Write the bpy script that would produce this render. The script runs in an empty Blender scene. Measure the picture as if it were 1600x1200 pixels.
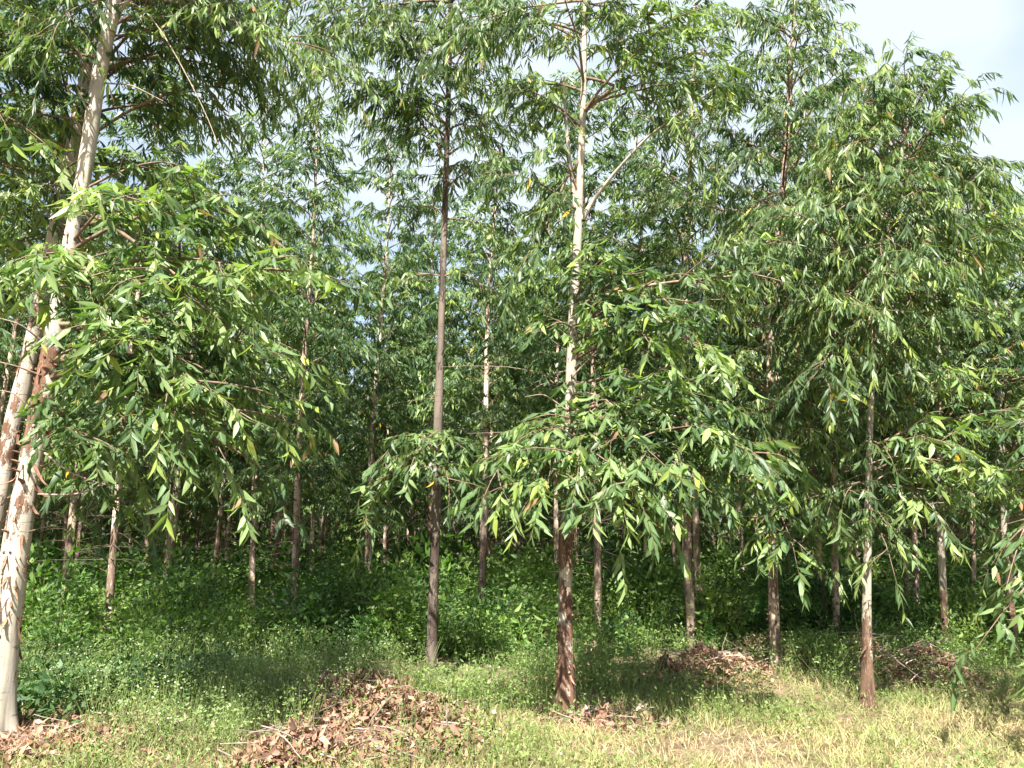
import bpy, math, random
import numpy as np
from mathutils import Vector, Matrix, Quaternion

R = np.random.default_rng(7)
random.seed(7)
C = bpy.context.scene.collection
sc = bpy.context.scene

# ------------------------------------------------------------------ camera, sky, sun, exposure
CAMZ, FPX, PITCH = 1.6, 1209.0, math.radians(10.77)
cam = bpy.data.cameras.new('camera'); cam_o = bpy.data.objects.new('camera', cam); C.objects.link(cam_o)
cam.sensor_width = 36; cam.lens = 36 * FPX / 1600; cam.clip_end = 2000; cam.clip_start = 0.05
cam_o.location = (0, 0, CAMZ); cam_o.rotation_euler = (math.pi / 2 + PITCH, 0, 0)
sc.camera = cam_o

SUN_EL, SUN_AZ = math.radians(50), math.radians(191)      # azimuth of the sun, clockwise from +Y
world = bpy.data.worlds.new('World'); sc.world = world; world.use_nodes = True
wn, wl = world.node_tree.nodes, world.node_tree.links
wn.clear()
wo = wn.new('ShaderNodeOutputWorld'); bg = wn.new('ShaderNodeBackground'); bg.inputs[1].default_value = 0.076
sky = wn.new('ShaderNodeTexSky'); sky.sky_type = 'NISHITA'; sky.sun_disc = False
sky.sun_elevation = SUN_EL; sky.sun_rotation = SUN_AZ; sky.air_density = 1.0; sky.dust_density = 1.6
tc = wn.new('ShaderNodeTexCoord'); mp = wn.new('ShaderNodeMapping'); mp.inputs['Scale'].default_value = (1.0, 1.0, 2.2)
mp.inputs['Location'].default_value = (3.1, .7, .45)
n1 = wn.new('ShaderNodeTexNoise'); n1.inputs['Scale'].default_value = 1.7; n1.inputs['Detail'].default_value = 5; n1.inputs['Roughness'].default_value = .52
rp = wn.new('ShaderNodeValToRGB'); rp.color_ramp.elements[0].position = .40; rp.color_ramp.elements[1].position = .62
mx = wn.new('ShaderNodeMix'); mx.data_type = 'RGBA'; mx.inputs['B'].default_value = (3.35, 3.75, 4.1, 1)
sc_ = wn.new('ShaderNodeMath'); sc_.operation = 'MULTIPLY_ADD'; sc_.inputs[1].default_value = .70; sc_.inputs[2].default_value = .22
wl.new(tc.outputs['Generated'], mp.inputs[0]); wl.new(mp.outputs[0], n1.inputs[0]); wl.new(n1.outputs[0], rp.inputs[0])
wl.new(rp.outputs[0], sc_.inputs[0]); wl.new(sc_.outputs[0], mx.inputs['Factor']); wl.new(sky.outputs[0], mx.inputs['A'])
wl.new(mx.outputs['Result'], bg.inputs[0]); wl.new(bg.outputs[0], wo.inputs[0])

sun = bpy.data.lights.new('sun', 'SUN'); sun.energy = 5.0; sun.angle = math.radians(.53); sun.color = (1, .955, .88)
sun_o = bpy.data.objects.new('sun', sun); C.objects.link(sun_o)
sd = Vector((math.sin(SUN_AZ) * math.cos(SUN_EL), math.cos(SUN_AZ) * math.cos(SUN_EL), math.sin(SUN_EL)))
sun_o.rotation_euler = sd.to_track_quat('Z', 'Y').to_euler(); sun_o.location = sd * 60

sc.view_settings.view_transform = 'Standard'; sc.view_settings.look = 'None'; sc.view_settings.gamma = 1
sc.view_settings.use_curve_mapping = False; sc.view_settings.exposure = 1.95
sc.render.engine = 'CYCLES'
cy = sc.cycles
cy.max_bounces = 6; cy.diffuse_bounces = 3; cy.glossy_bounces = 2; cy.transmission_bounces = 4; cy.transparent_max_bounces = 4
cy.caustics_reflective = False; cy.caustics_refractive = False

# ------------------------------------------------------------------ small tools
def unproj(px, py, Y):
    x = (px - 800) / FPX; y = -(py - 600) / FPX
    d = np.array([x, math.cos(PITCH) - y * math.sin(PITCH), math.sin(PITCH) + y * math.cos(PITCH)])
    return np.array([0, 0, CAMZ]) + d * (Y / d[1])
def ground_hit(px, py):
    x = (px - 800) / FPX; y = -(py - 600) / FPX
    d = np.array([x, math.cos(PITCH) - y * math.sin(PITCH), math.sin(PITCH) + y * math.cos(PITCH)])
    p = np.array([0, 0, CAMZ]) + d * (-CAMZ / d[2]); return p
def project(P):
    P = np.asarray(P, float); q = P - np.array([0, 0, CAMZ])
    f = q[..., 1] * math.cos(PITCH) + q[..., 2] * math.sin(PITCH); u = -q[..., 1] * math.sin(PITCH) + q[..., 2] * math.cos(PITCH)
    return 800 + FPX * q[..., 0] / f, 600 - FPX * u / f, f
def norm(a): return a / np.maximum(np.linalg.norm(a, axis=-1, keepdims=True), 1e-9)
def gh(x, y):
    x = np.asarray(x, float); y = np.asarray(y, float)
    h = .035 * np.sin(x * 1.3 + .4) * np.cos(y * .9 + 1) + .02 * np.sin(x * 3.1 + y * 2.2) + .012 * np.sin(x * 7.3 - y * 5.1)
    h = h + .10 * np.exp(-((x + 2.3) ** 2 / 1.8 + (y - 8.3) ** 2 / 1.6)) + .07 * np.exp(-((x - 3.6) ** 2 / 3 + (y - 9.8) ** 2 / 1.5))
    return h
def snoise(x, y, s=1.0, seed=0.0):                     # smooth pseudo noise in -1..1
    x = np.asarray(x) * s; y = np.asarray(y) * s
    return (np.sin(x * 1.7 + seed + 1.3 * np.sin(y * 1.1 + seed * 2)) + np.sin(y * 2.1 - seed + 1.7 * np.sin(x * .9 + 3 * seed)) + np.sin((x + y) * 2.9 + seed * 5) * .6) / 2.6

class Geo:
    def __init__(s): s.v, s.t, s.c, s.n = [], [], [], 0
    def add(s, v, t, c):
        v = np.asarray(v, float).reshape(-1, 3); c = np.asarray(c, float)
        if c.ndim == 1: c = np.tile(c, (len(v), 1))
        if c.shape[1] == 3: c = np.hstack([c, np.zeros((len(c), 1))])
        s.v.append(v); s.t.append(np.asarray(t, int).reshape(-1, 3) + s.n); s.c.append(c); s.n += len(v)
        return s
def mesh(name, g, mat, origin=(0, 0, 0), smooth=True):
    v = np.vstack(g.v) - np.asarray(origin, float); t = np.vstack(g.t); c = np.vstack(g.c)
    m = bpy.data.meshes.new(name)
    m.vertices.add(len(v)); m.vertices.foreach_set('co', v.astype(np.float32).ravel())
    m.loops.add(t.size); m.loops.foreach_set('vertex_index', t.astype(np.int32).ravel())
    m.polygons.add(len(t)); m.polygons.foreach_set('loop_start', np.arange(0, t.size, 3, dtype=np.int32))
    m.polygons.foreach_set('loop_total', np.full(len(t), 3, np.int32))
    if smooth: m.polygons.foreach_set('use_smooth', np.ones(len(t), bool))
    a = m.attributes.new('tint', 'FLOAT_COLOR', 'POINT'); a.data.foreach_set('color', c.astype(np.float32).ravel())
    m.materials.append(mat); m.update(calc_edges=True)
    return m
def obj(name, data, parent=None, label=None, cat=None, group=None, kind=None, loc=None):
    o = bpy.data.objects.new(name, data); C.objects.link(o)
    if parent: o.parent = parent
    if loc is not None: o.location = loc
    if label: o['label'] = label
    if cat: o['category'] = cat
    if group: o['group'] = group
    if kind: o['kind'] = kind
    return o

def tubes(P, Rd, sides=5):
    """P (M,K,3), Rd (M,K) -> verts, tris of M open tubes"""
    M, K, _ = P.shape
    T = np.empty_like(P); T[:, 1:-1] = P[:, 2:] - P[:, :-2]; T[:, 0] = P[:, 1] - P[:, 0]; T[:, -1] = P[:, -1] - P[:, -2]
    T = norm(T); ref = np.where(np.abs(T[:, :1, 2:3]) > .8, np.array([1., 0, 0]), np.array([0, 0, 1.])) * np.ones((M, K, 1))
    A = norm(np.cross(T, ref)); B = np.cross(T, A)
    an = np.arange(sides) * 2 * math.pi / sides
    V = P[:, :, None] + Rd[:, :, None, None] * (A[:, :, None] * np.cos(an)[None, None, :, None] + B[:, :, None] * np.sin(an)[None, None, :, None])
    idx = np.arange(M * K * sides).reshape(M, K, sides); a = idx[:, :-1]; b = idx[:, 1:]; a2 = np.roll(a, -1, 2); b2 = np.roll(b, -1, 2)
    t = np.concatenate([np.stack([a, a2, b2], -1).reshape(-1, 3), np.stack([a, b2, b], -1).reshape(-1, 3)])
    return V.reshape(-1, 3), t

LT = {0: (np.array([[0, 0, 0], [.3, 0, 0], [.65, 0, 0], [1, 0, 0], [.28, -.5, .1], [.62, -.36, .08], [.28, .5, .1], [.62, .36, .08]], float),
          np.array([[0, 4, 1], [4, 5, 2], [4, 2, 1], [5, 3, 2], [0, 1, 6], [1, 2, 7], [1, 7, 6], [2, 3, 7]]), np.array([1, 1, 1, .4, 0, 0, 0, 0.])),
      1: (np.array([[0, 0, 0], [.3, -.5, 0], [.3, .5, 0], [.65, -.36, 0], [.65, .36, 0], [1, 0, 0]], float),
          np.array([[0, 1, 2], [1, 3, 4], [1, 4, 2], [3, 5, 4]]), np.zeros(6)),
      2: (np.array([[0, 0, 0], [.42, -.5, 0], [.42, .5, 0], [1, 0, 0]], float), np.array([[0, 1, 2], [1, 3, 2]]), np.zeros(4))}
def leaf_geo(P, D, S, L, W, bend, sick, col, lod):
    tv, tt, ta = LT[lod]; N = len(P); nv = len(tv)
    S = norm(S - D * (S * D).sum(-1, keepdims=True)); Nn = np.cross(D, S)
    u = tv[:, 0][None, :, None]; v = tv[:, 1][None, :, None]; w = tv[:, 2][None, :, None]
    L_ = L[:, None, None]; W_ = W[:, None, None]
    V = P[:, None] + D[:, None] * L_ * u + S[:, None] * (W_ * v + (sick[:, None, None] * L_) * u * u) + Nn[:, None] * (W_ * w - bend[:, None, None] * L_ * u * u)
    t = (tt[None] + (np.arange(N) * nv)[:, None, None]).reshape(-1, 3)
    c = np.concatenate([np.repeat(col[:, None], nv, 1), np.tile(ta[None, :, None], (N, 1, 1))], 2).reshape(-1, 4)
    return V.reshape(-1, 3), t, c

# ------------------------------------------------------------------ materials
def newmat(name):
    m = bpy.data.materials.new(name); m.use_nodes = True; n = m.node_tree.nodes; l = m.node_tree.links; n.clear()
    return m, n, l
def leaf_material(name, trans=.36, rough=.42, spec=.42, tmul=(1.25, 1.5, .5), rib=.4):
    m, n, l = newmat(name)
    o = n.new('ShaderNodeOutputMaterial'); p = n.new('ShaderNodeBsdfPrincipled'); t = n.new('ShaderNodeBsdfTranslucent'); ms = n.new('ShaderNodeMixShader')
    a = n.new('ShaderNodeAttribute'); a.attribute_name = 'tint'
    tcx = n.new('ShaderNodeTexCoord'); ns = n.new('ShaderNodeTexNoise'); ns.inputs['Scale'].default_value = 23; ns.inputs['Detail'].default_value = 2
    mr = n.new('ShaderNodeMapRange'); mr.inputs['To Min'].default_value = .72; mr.inputs['To Max'].default_value = 1.28
    v1 = n.new('ShaderNodeVectorMath'); v1.operation = 'SCALE'
    l.new(tcx.outputs['Object'], ns.inputs[0]); l.new(ns.outputs[0], mr.inputs[0]); l.new(a.outputs['Color'], v1.inputs[0]); l.new(mr.outputs[0], v1.inputs['Scale'])
    rb = n.new('ShaderNodeMapRange'); rb.inputs['From Min'].default_value = .72; rb.inputs['From Max'].default_value = .98; rb.inputs['To Max'].default_value = rib
    mm = n.new('ShaderNodeMix'); mm.data_type = 'RGBA'; mm.inputs['B'].default_value = (.22, .28, .10, 1)
    l.new(a.outputs['Alpha'], rb.inputs[0]); l.new(rb.outputs[0], mm.inputs['Factor']); l.new(v1.outputs[0], mm.inputs['A'])
    v2 = n.new('ShaderNodeVectorMath'); v2.operation = 'MULTIPLY'; v2.inputs[1].default_value = tmul
    l.new(mm.outputs['Result'], p.inputs['Base Color']); l.new(mm.outputs['Result'], v2.inputs[0]); l.new(v2.outputs[0], t.inputs[0])
    p.inputs['Roughness'].default_value = rough; p.inputs['Specular IOR Level'].default_value = spec
    ms.inputs[0].default_value = trans; l.new(p.outputs[0], ms.inputs[1]); l.new(t.outputs[0], ms.inputs[2]); l.new(ms.outputs[0], o.inputs[0])
    return m
def matte(name, rough=.9, scale=18, lo=.6, hi=1.35, bump=.4):
    m, n, l = newmat(name); o = n.new('ShaderNodeOutputMaterial'); p = n.new('ShaderNodeBsdfPrincipled')
    a = n.new('ShaderNodeAttribute'); a.attribute_name = 'tint'; tcx = n.new('ShaderNodeTexCoord')
    ns = n.new('ShaderNodeTexNoise'); ns.inputs['Scale'].default_value = scale; ns.inputs['Detail'].default_value = 4
    mr = n.new('ShaderNodeMapRange'); mr.inputs['From Min'].default_value = .3; mr.inputs['From Max'].default_value = .7
    mr.inputs['To Min'].default_value = lo; mr.inputs['To Max'].default_value = hi
    v1 = n.new('ShaderNodeVectorMath'); v1.operation = 'SCALE'; b = n.new('ShaderNodeBump'); b.inputs['Strength'].default_value = bump; b.inputs['Distance'].default_value = .01
    l.new(tcx.outputs['Object'], ns.inputs[0]); l.new(ns.outputs[0], mr.inputs[0]); l.new(a.outputs['Color'], v1.inputs[0]); l.new(mr.outputs[0], v1.inputs['Scale'])
    l.new(v1.outputs[0], p.inputs['Base Color']); l.new(ns.outputs[0], b.inputs['Height']); l.new(b.outputs[0], p.inputs['Normal'])
    p.inputs['Roughness'].default_value = rough; p.inputs['Specular IOR Level'].default_value = .2
    l.new(p.outputs[0], o.inputs[0]); return m
def bark_material(name, pale, grey, brown, low, high, z0, z1, seed=0.0, ring=1.0, band=None):
    """smooth pale bark showing through brown rough bark; low/high = brown share at height z0 / z1"""
    m, n, l = newmat(name); o = n.new('ShaderNodeOutputMaterial'); p = n.new('ShaderNodeBsdfPrincipled')
    tcx = n.new('ShaderNodeTexCoord'); mp = n.new('ShaderNodeMapping'); mp.inputs['Location'].default_value = (seed, seed * .7, seed * 1.3)
    l.new(tcx.outputs['Object'], mp.inputs[0])
    def noise(scale, det, sx=(1, 1, 1), ro=.55):
        q = n.new('ShaderNodeMapping'); q.inputs['Scale'].default_value = sx; t = n.new('ShaderNodeTexNoise')
        t.inputs['Scale'].default_value = scale; t.inputs['Detail'].default_value = det; t.inputs['Roughness'].default_value = ro
        l.new(mp.outputs[0], q.inputs[0]); l.new(q.outputs[0], t.inputs[0]); return t.outputs[0]
    big = noise(6, 5, (1, 1, .55 * ring), .6); mid = noise(9, 4, (1, 1, .3)); fine = noise(70, 4, (1, 1, .35)); streak = noise(26, 3, (1, 1, .12)); hor = noise(14, 3, (.5, .5, 3))
    sx = n.new('ShaderNodeSeparateXYZ'); l.new(tcx.outputs['Object'], sx.inputs[0])
    th = n.new('ShaderNodeMapRange'); th.inputs['From Min'].default_value = z0; th.inputs['From Max'].default_value = z1
    th.inputs['To Min'].default_value = low - .5; th.inputs['To Max'].default_value = high - .5; l.new(sx.outputs[2], th.inputs[0])
    ad = n.new('ShaderNodeMath'); ad.operation = 'ADD'; l.new(big, ad.inputs[0]); l.new(th.outputs[0], ad.inputs[1])
    if band:
        b1 = n.new('ShaderNodeMath'); b1.operation = 'SUBTRACT'; b1.inputs[1].default_value = band[0]; l.new(sx.outputs[2], b1.inputs[0])
        b2 = n.new('ShaderNodeMath'); b2.operation = 'ABSOLUTE'; l.new(b1.outputs[0], b2.inputs[0])
        b3 = n.new('ShaderNodeMapRange'); b3.interpolation_type = 'SMOOTHSTEP'; b3.inputs['From Max'].default_value = band[1]; b3.inputs['To Min'].default_value = band[2]; b3.inputs['To Max'].default_value = 0; l.new(b2.outputs[0], b3.inputs[0])
        b4 = n.new('ShaderNodeMath'); b4.operation = 'ADD'; l.new(ad.outputs[0], b4.inputs[0]); l.new(b3.outputs[0], b4.inputs[1]); ad = b4
    a2 = n.new('ShaderNodeMath'); a2.operation = 'MULTIPLY_ADD'; a2.inputs[1].default_value = .22; l.new(fine, a2.inputs[0]); l.new(ad.outputs[0], a2.inputs[2])
    mk = n.new('ShaderNodeMapRange'); mk.inputs['From Min'].default_value = .585; mk.inputs['From Max'].default_value = .635; l.new(a2.outputs[0], mk.inputs[0])
    def mix(f, A, B):
        q = n.new('ShaderNodeMix'); q.data_type = 'RGBA'
        l.new(f, q.inputs['Factor'])
        for s, k in ((A, 'A'), (B, 'B')):
            if isinstance(s, tuple): q.inputs[k].default_value = (*s, 1)
            else: l.new(s, q.inputs[k])
        return q.outputs['Result']
    def remap(src, a, b):
        q = n.new('ShaderNodeMapRange'); q.inputs['From Min'].default_value = a; q.inputs['From Max'].default_value = b; l.new(src, q.inputs[0]); return q.outputs[0]
    c1 = mix(remap(mid, .4, .64), pale, grey)
    c1 = mix(remap(hor, .60, .70), c1, tuple(.55 * x for x in grey))
    dk = tuple(.38 * x for x in brown); c2 = mix(remap(streak, .35, .65), brown, dk)
    c2 = mix(remap(fine, .55, .75), c2, tuple(min(1, 1.9 * x) for x in brown))
    cc = mix(mk.outputs[0], c1, c2)
    l.new(cc, p.inputs['Base Color']); p.inputs['Roughness'].default_value = .78; p.inputs['Specular IOR Level'].default_value = .25
    hb = n.new('ShaderNodeMath'); hb.operation = 'MULTIPLY_ADD'; hb.inputs[1].default_value = .5; l.new(streak, hb.inputs[0]); l.new(mk.outputs[0], hb.inputs[2])
    b = n.new('ShaderNodeBump'); b.inputs['Strength'].default_value = .7; b.inputs['Distance'].default_value = .012; l.new(hb.outputs[0], b.inputs['Height']); l.new(b.outputs[0], p.inputs['Normal'])
    l.new(p.outputs[0], o.inputs[0]); return m

M_LEAF = leaf_material('eucalyptus_leaf', trans=.36, rough=.43, spec=.4)
M_HERB = leaf_material('herb_leaf', trans=.38, rough=.55, spec=.35, tmul=(1.1, 1.5, .5), rib=0)
M_GRASS = leaf_material('grass_blade', trans=.3, rough=.7, spec=.2, tmul=(1.1, 1.2, .7), rib=0)
M_DRY = leaf_material('dry_leaf', trans=.15, rough=.8, spec=.15, tmul=(1.2, 1, .7), rib=.15)
M_WOOD = matte('twig_wood'); M_STICK = matte('dead_wood', scale=30)
M_FLAKE = matte('peeling_bark', scale=40, lo=.5, hi=1.5)
B_CREAM = bark_material('bark_cream', (.47, .415, .33), (.33, .295, .245), (.17, .09, .055), .37, .30, 0, 5, 1.7, .8, (2.5, 1.7, .15))
B_CREAM2 = bark_material('bark_cream_grey', (.42, .36, .29), (.28, .245, .21), (.14, .075, .045), .44, .32, 1, 5, 4.2, .8, (2.6, 1.6, .12))
B_PATCH = bark_material('bark_patchy', (.38, .33, .255), (.25, .225, .18), (.15, .08, .052), .54, .34, 1.7, 3.4, 12.3, 1.1)
B_GREY = bark_material('bark_grey_brown', (.145, .115, .09), (.095, .075, .06), (.07, .05, .038), .50, .46, 0, 6, 3.3, .5)
B_PALE = bark_material('bark_pale', (.35, .30, .235), (.23, .20, .155), (.14, .085, .055), .62, .36, .2, 1.1, 6.1, .8)
B_MID = bark_material('bark_brown_flaked', (.42, .32, .24), (.27, .20, .15), (.18, .125, .09), .54, .44, .2, 3, 2.4, .7)
B_FAR = bark_material('bark_pinkish', (.60, .47, .37), (.42, .32, .25), (.24, .165, .12), .50, .44, 0, 4, 5.9, .5)

def ground_material():
    m, n, l = newmat('soil_and_litter'); o = n.new('ShaderNodeOutputMaterial'); p = n.new('ShaderNodeBsdfPrincipled')
    tcx = n.new('ShaderNodeTexCoord')
    def noise(s, d, ro=.6):
        t = n.new('ShaderNodeTexNoise'); t.inputs['Scale'].default_value = s; t.inputs['Detail'].default_value = d; t.inputs['Roughness'].default_value = ro
        l.new(tcx.outputs['Object'], t.inputs[0]); return t.outputs[0]
    a, b, c = noise(1.3, 6), noise(28, 6, .7), noise(7, 4)
    def ramp(src, els):
        r = n.new('ShaderNodeValToRGB'); e = r.color_ramp.elements
        e[0].position, e[0].color = els[0][0], (*els[0][1], 1); e[1].position, e[1].color = els[-1][0], (*els[-1][1], 1)
        for q in els[1:-1]: x = e.new(q[0]); x.color = (*q[1], 1)
        l.new(src, r.inputs[0]); return r.outputs[0]
    r1 = ramp(b, [(.3, (.06, .04, .028)), (.5, (.17, .12, .08)), (.7, (.32, .24, .16))])
    r2 = ramp(c, [(.35, (.10, .08, .045)), (.65, (.30, .23, .14))])
    q = n.new('ShaderNodeMix'); q.data_type = 'RGBA'; l.new(a, q.inputs['Factor']); l.new(r1, q.inputs['A']); l.new(r2, q.inputs['B'])
    l.new(q.outputs['Result'], p.inputs['Base Color']); p.inputs['Roughness'].default_value = .95; p.inputs['Specular IOR Level'].default_value = .1
    bp = n.new('ShaderNodeBump'); bp.inputs['Strength'].default_value = 1; bp.inputs['Distance'].default_value = .03; l.new(b, bp.inputs['Height']); l.new(bp.outputs[0], p.inputs['Normal'])
    l.new(p.outputs[0], o.inputs[0]); return m

# ------------------------------------------------------------------ ground
def make_ground():
    xs = np.concatenate([[-900, -300, -90], np.linspace(-40, 40, 161), [90, 300, 900]]); ys = np.concatenate([[-900, -300, -60, -20], np.linspace(-4, 18, 111), np.linspace(19, 80, 40), [300, 900]])
    X, Y = np.meshgrid(xs, ys); Z = gh(X, Y) * np.exp(-(np.maximum(np.hypot(X, Y) - 60, 0) / 50) ** 2)
    g = Geo(); nx = len(xs); i = np.arange((len(ys) - 1) * nx).reshape(-1, nx)[:, :-1].ravel()
    t = np.concatenate([np.stack([i, i + 1, i + nx + 1], 1), np.stack([i, i + nx + 1, i + nx], 1)])
    g.add(np.stack([X, Y, Z], -1).reshape(-1, 3), t, (.2, .15, .1))
    obj('ground', mesh('ground', g, ground_material()), kind='structure')
make_ground()

# ------------------------------------------------------------------ tree growing
PAL_LEAF = {'dark': np.array([.036, .072, .032]), 'mid': np.array([.082, .140, .052]), 'light': np.array([.190, .262, .095]),
            'young': np.array([.26, .335, .07]), 'red': np.array([.24, .14, .08]), 'yellow': np.array([.55, .35, .04])}
def limb_curves(A, E, sag, K=12):
    """arching limbs from A to E: rises first, then droops by sag"""
    s = np.linspace(0, 1, K)[None, :, None]; ctrl = (A + E) / 2; ctrl[:, 2] += sag
    j = norm(R.normal(size=A.shape)) * .06
    P = (1 - s) ** 2 * A[:, None] + 2 * s * (1 - s) * (ctrl + j)[:, None] + s ** 2 * E[:, None]
    ln = np.linalg.norm(E - A, axis=1)
    wob = np.stack([np.sin(s[..., 0] * 9 + R.uniform(0, 6, (len(A), 1))), np.cos(s[..., 0] * 7 + R.uniform(0, 6, (len(A), 1))), np.sin(s[..., 0] * 8 + R.uniform(0, 6, (len(A), 1)))], -1)
    return P + wob * (.018 * ln)[:, None, None] * s
def with_subs(P, nsub, own=None):
    """side shoots off each limb, same point count; returns all curves and the limb each belongs to"""
    M, K, _ = P.shape; ln = np.linalg.norm(P[:, -1] - P[:, 0], axis=1); m = np.maximum((nsub * np.clip(ln / 1.1, .5, 1.6)).astype(int), 2)
    o = np.repeat(np.arange(M), m); s = np.concatenate([.3 + .62 * (np.arange(q) + .3) / q for q in m]); f = s * (K - 1); i = np.minimum(f.astype(int), K - 2); w = (f - i)[:, None]
    A = P[o, i] * (1 - w) + P[o, i + 1] * w; T = norm(P[o, i + 1] - P[o, i]); H = norm(np.cross(T, np.array([0, 0, 1.])) + 1e-6); sg = np.where(np.arange(len(o)) % 2 == 0, 1., -1.)[:, None]
    d = norm(T * R.uniform(.4, 1, (len(o), 1)) + H * sg * R.uniform(.4, 1, (len(o), 1)) + np.array([0, 0, 1.]) * R.normal(-.05, .3, (len(o), 1)))
    L = ln[o] * R.uniform(.22, .42, len(o)); E = A + d * L[:, None]; S = limb_curves(A, E, L * .15, K)
    return np.concatenate([P, S]), np.concatenate([np.arange(M), o])
def grow_foliage(P, dens=1.0, broad=.5, hang=.9, tw=(.28, .75), start=.25, young=.26, Ls=1.0, bright=1.0, fl=None):
    """P (M,K,3) limbs -> (twig points, twig owner, leaf arrays)"""
    M, K, _ = P.shape; seg = np.linalg.norm(np.diff(P, axis=1), axis=2).sum(1)
    n = np.maximum((seg * (1 - start) / .10 * dens).astype(int), 3); own = np.repeat(np.arange(M), n)
    k = np.concatenate([np.arange(q) / max(q - 1, 1) for q in n]); s = start + (1 - start) * k; s = np.clip(s + R.normal(0, .02, len(s)), 0, 1)
    f = s * (K - 1); i = np.minimum(f.astype(int), K - 2); w = (f - i)[:, None]
    P0 = P[own, i] * (1 - w) + P[own, i + 1] * w; T = norm(P[own, i + 1] - P[own, i])
    H = norm(np.cross(T, np.array([0, 0, 1.])) + 1e-6); sgn = np.where(np.arange(len(s)) % 2 == 0, 1., -1.)[:, None]
    d0 = norm(T * R.uniform(.35, 1.1, (len(s), 1)) + H * sgn * R.uniform(.3, 1.1, (len(s), 1)) + R.normal(0, .28, (len(s), 3)) + np.array([0, 0, .18]))
    last = s > .96; d0[last] = norm(T[last] + R.normal(0, .1, (last.sum(), 3)))
    ll = R.uniform(tw[0], tw[1], len(s)) * (1.15 - .45 * np.abs(s - .55) * 1.5) * np.clip(seg[own] / 1.2, .45, 1.25)
    droop = R.uniform(.3, .75, len(s)) * (.6 + hang * .6)
    KT = 7; q = np.linspace(0, 1, KT)[None, :, None]
    TP = P0[:, None] + ll[:, None, None] * (d0[:, None] * (q - .18 * droop[:, None, None] * q * q) - np.array([0, 0, 1.]) * droop[:, None, None] * q * q * .62)
    # leaves
    m = np.maximum((ll / .0245 * dens ** .3 * (1.15 if broad < .4 else .9)).astype(int), 5); lo = np.repeat(np.arange(len(s)), m)
    kk = np.concatenate([(np.arange(z) + .5) / z for z in m]); sl = .10 + .90 * kk
    f = sl * (KT - 1); i = np.minimum(f.astype(int), KT - 2); w = (f - i)[:, None]
    LP = TP[lo, i] * (1 - w) + TP[lo, i + 1] * w; LTn = norm(TP[lo, i + 1] - TP[lo, i]); N = len(lo)
    Hs = norm(np.cross(LTn, np.array([0, 0, 1.])) + R.normal(0, .12, (N, 3))); sg = np.where(np.arange(N) % 2 == 0, 1., -1.)[:, None]
    D = norm(LTn * R.uniform(.3, .9, (N, 1)) + Hs * sg * R.uniform(.3, .95, (N, 1)) - np.array([0, 0, 1.]) * (hang * R.uniform(.5, 1.3, (N, 1))) + R.normal(0, .16, (N, 3)))
    isb = (R.random(N) < .15) * .3 + broad
    up = np.array([0, 0, 1.]) * (.35 + broad * .8) + R.normal(0, .55, (N, 3))
    S = norm(np.cross(D, up))
    L = Ls * R.uniform(.065, .165, N) * (1.0 - .35 * (kk > .93)) * (1.06 - .1 * broad); W = L * (.135 + .20 * isb) * R.uniform(.85, 1.15, N)
    yb = R.random(M)[own] < .6; y_tw = (R.random(len(s)) < young * 2.2) & yb; yl = (y_tw[lo] & (kk > .72)) | (R.random(N) < young * .06)
    tb = np.clip(.5 + .34 * R.normal(size=M)[own] + .16 * R.normal(size=len(s)), 0, 1)[lo] + R.normal(0, .12, N)
    tb = np.clip(tb, 0, 1)[:, None]
    col = np.where(tb < .5, PAL_LEAF['dark'] * (1 - 2 * tb) + PAL_LEAF['mid'] * 2 * tb, PAL_LEAF['mid'] * (2 - 2 * tb) + PAL_LEAF['light'] * (2 * tb - 1))
    ym = R.uniform(.35, 1, (N, 1)); col = np.where(yl[:, None], col * (1 - ym) + PAL_LEAF['young'] * ym, col)
    rl = (y_tw[lo] & (kk > .9) & (R.random(N) < .30)) | (R.random(N) < .001); col = np.where(rl[:, None], PAL_LEAF['red'], col)
    ye = R.random(N) < .0015; col = np.where(ye[:, None], PAL_LEAF['yellow'], col) * bright
    bend = R.uniform(-.12, .42, N); sick = R.normal(0, .13, N)
    return TP, own, (LP, D, S, L, W, bend, sick, col)
def cat_leaves(ls): return tuple(np.concatenate([a[i] for a in ls]) for i in range(8))
def sub_leaves(l, m): return tuple(a[m] for a in l)

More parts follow.
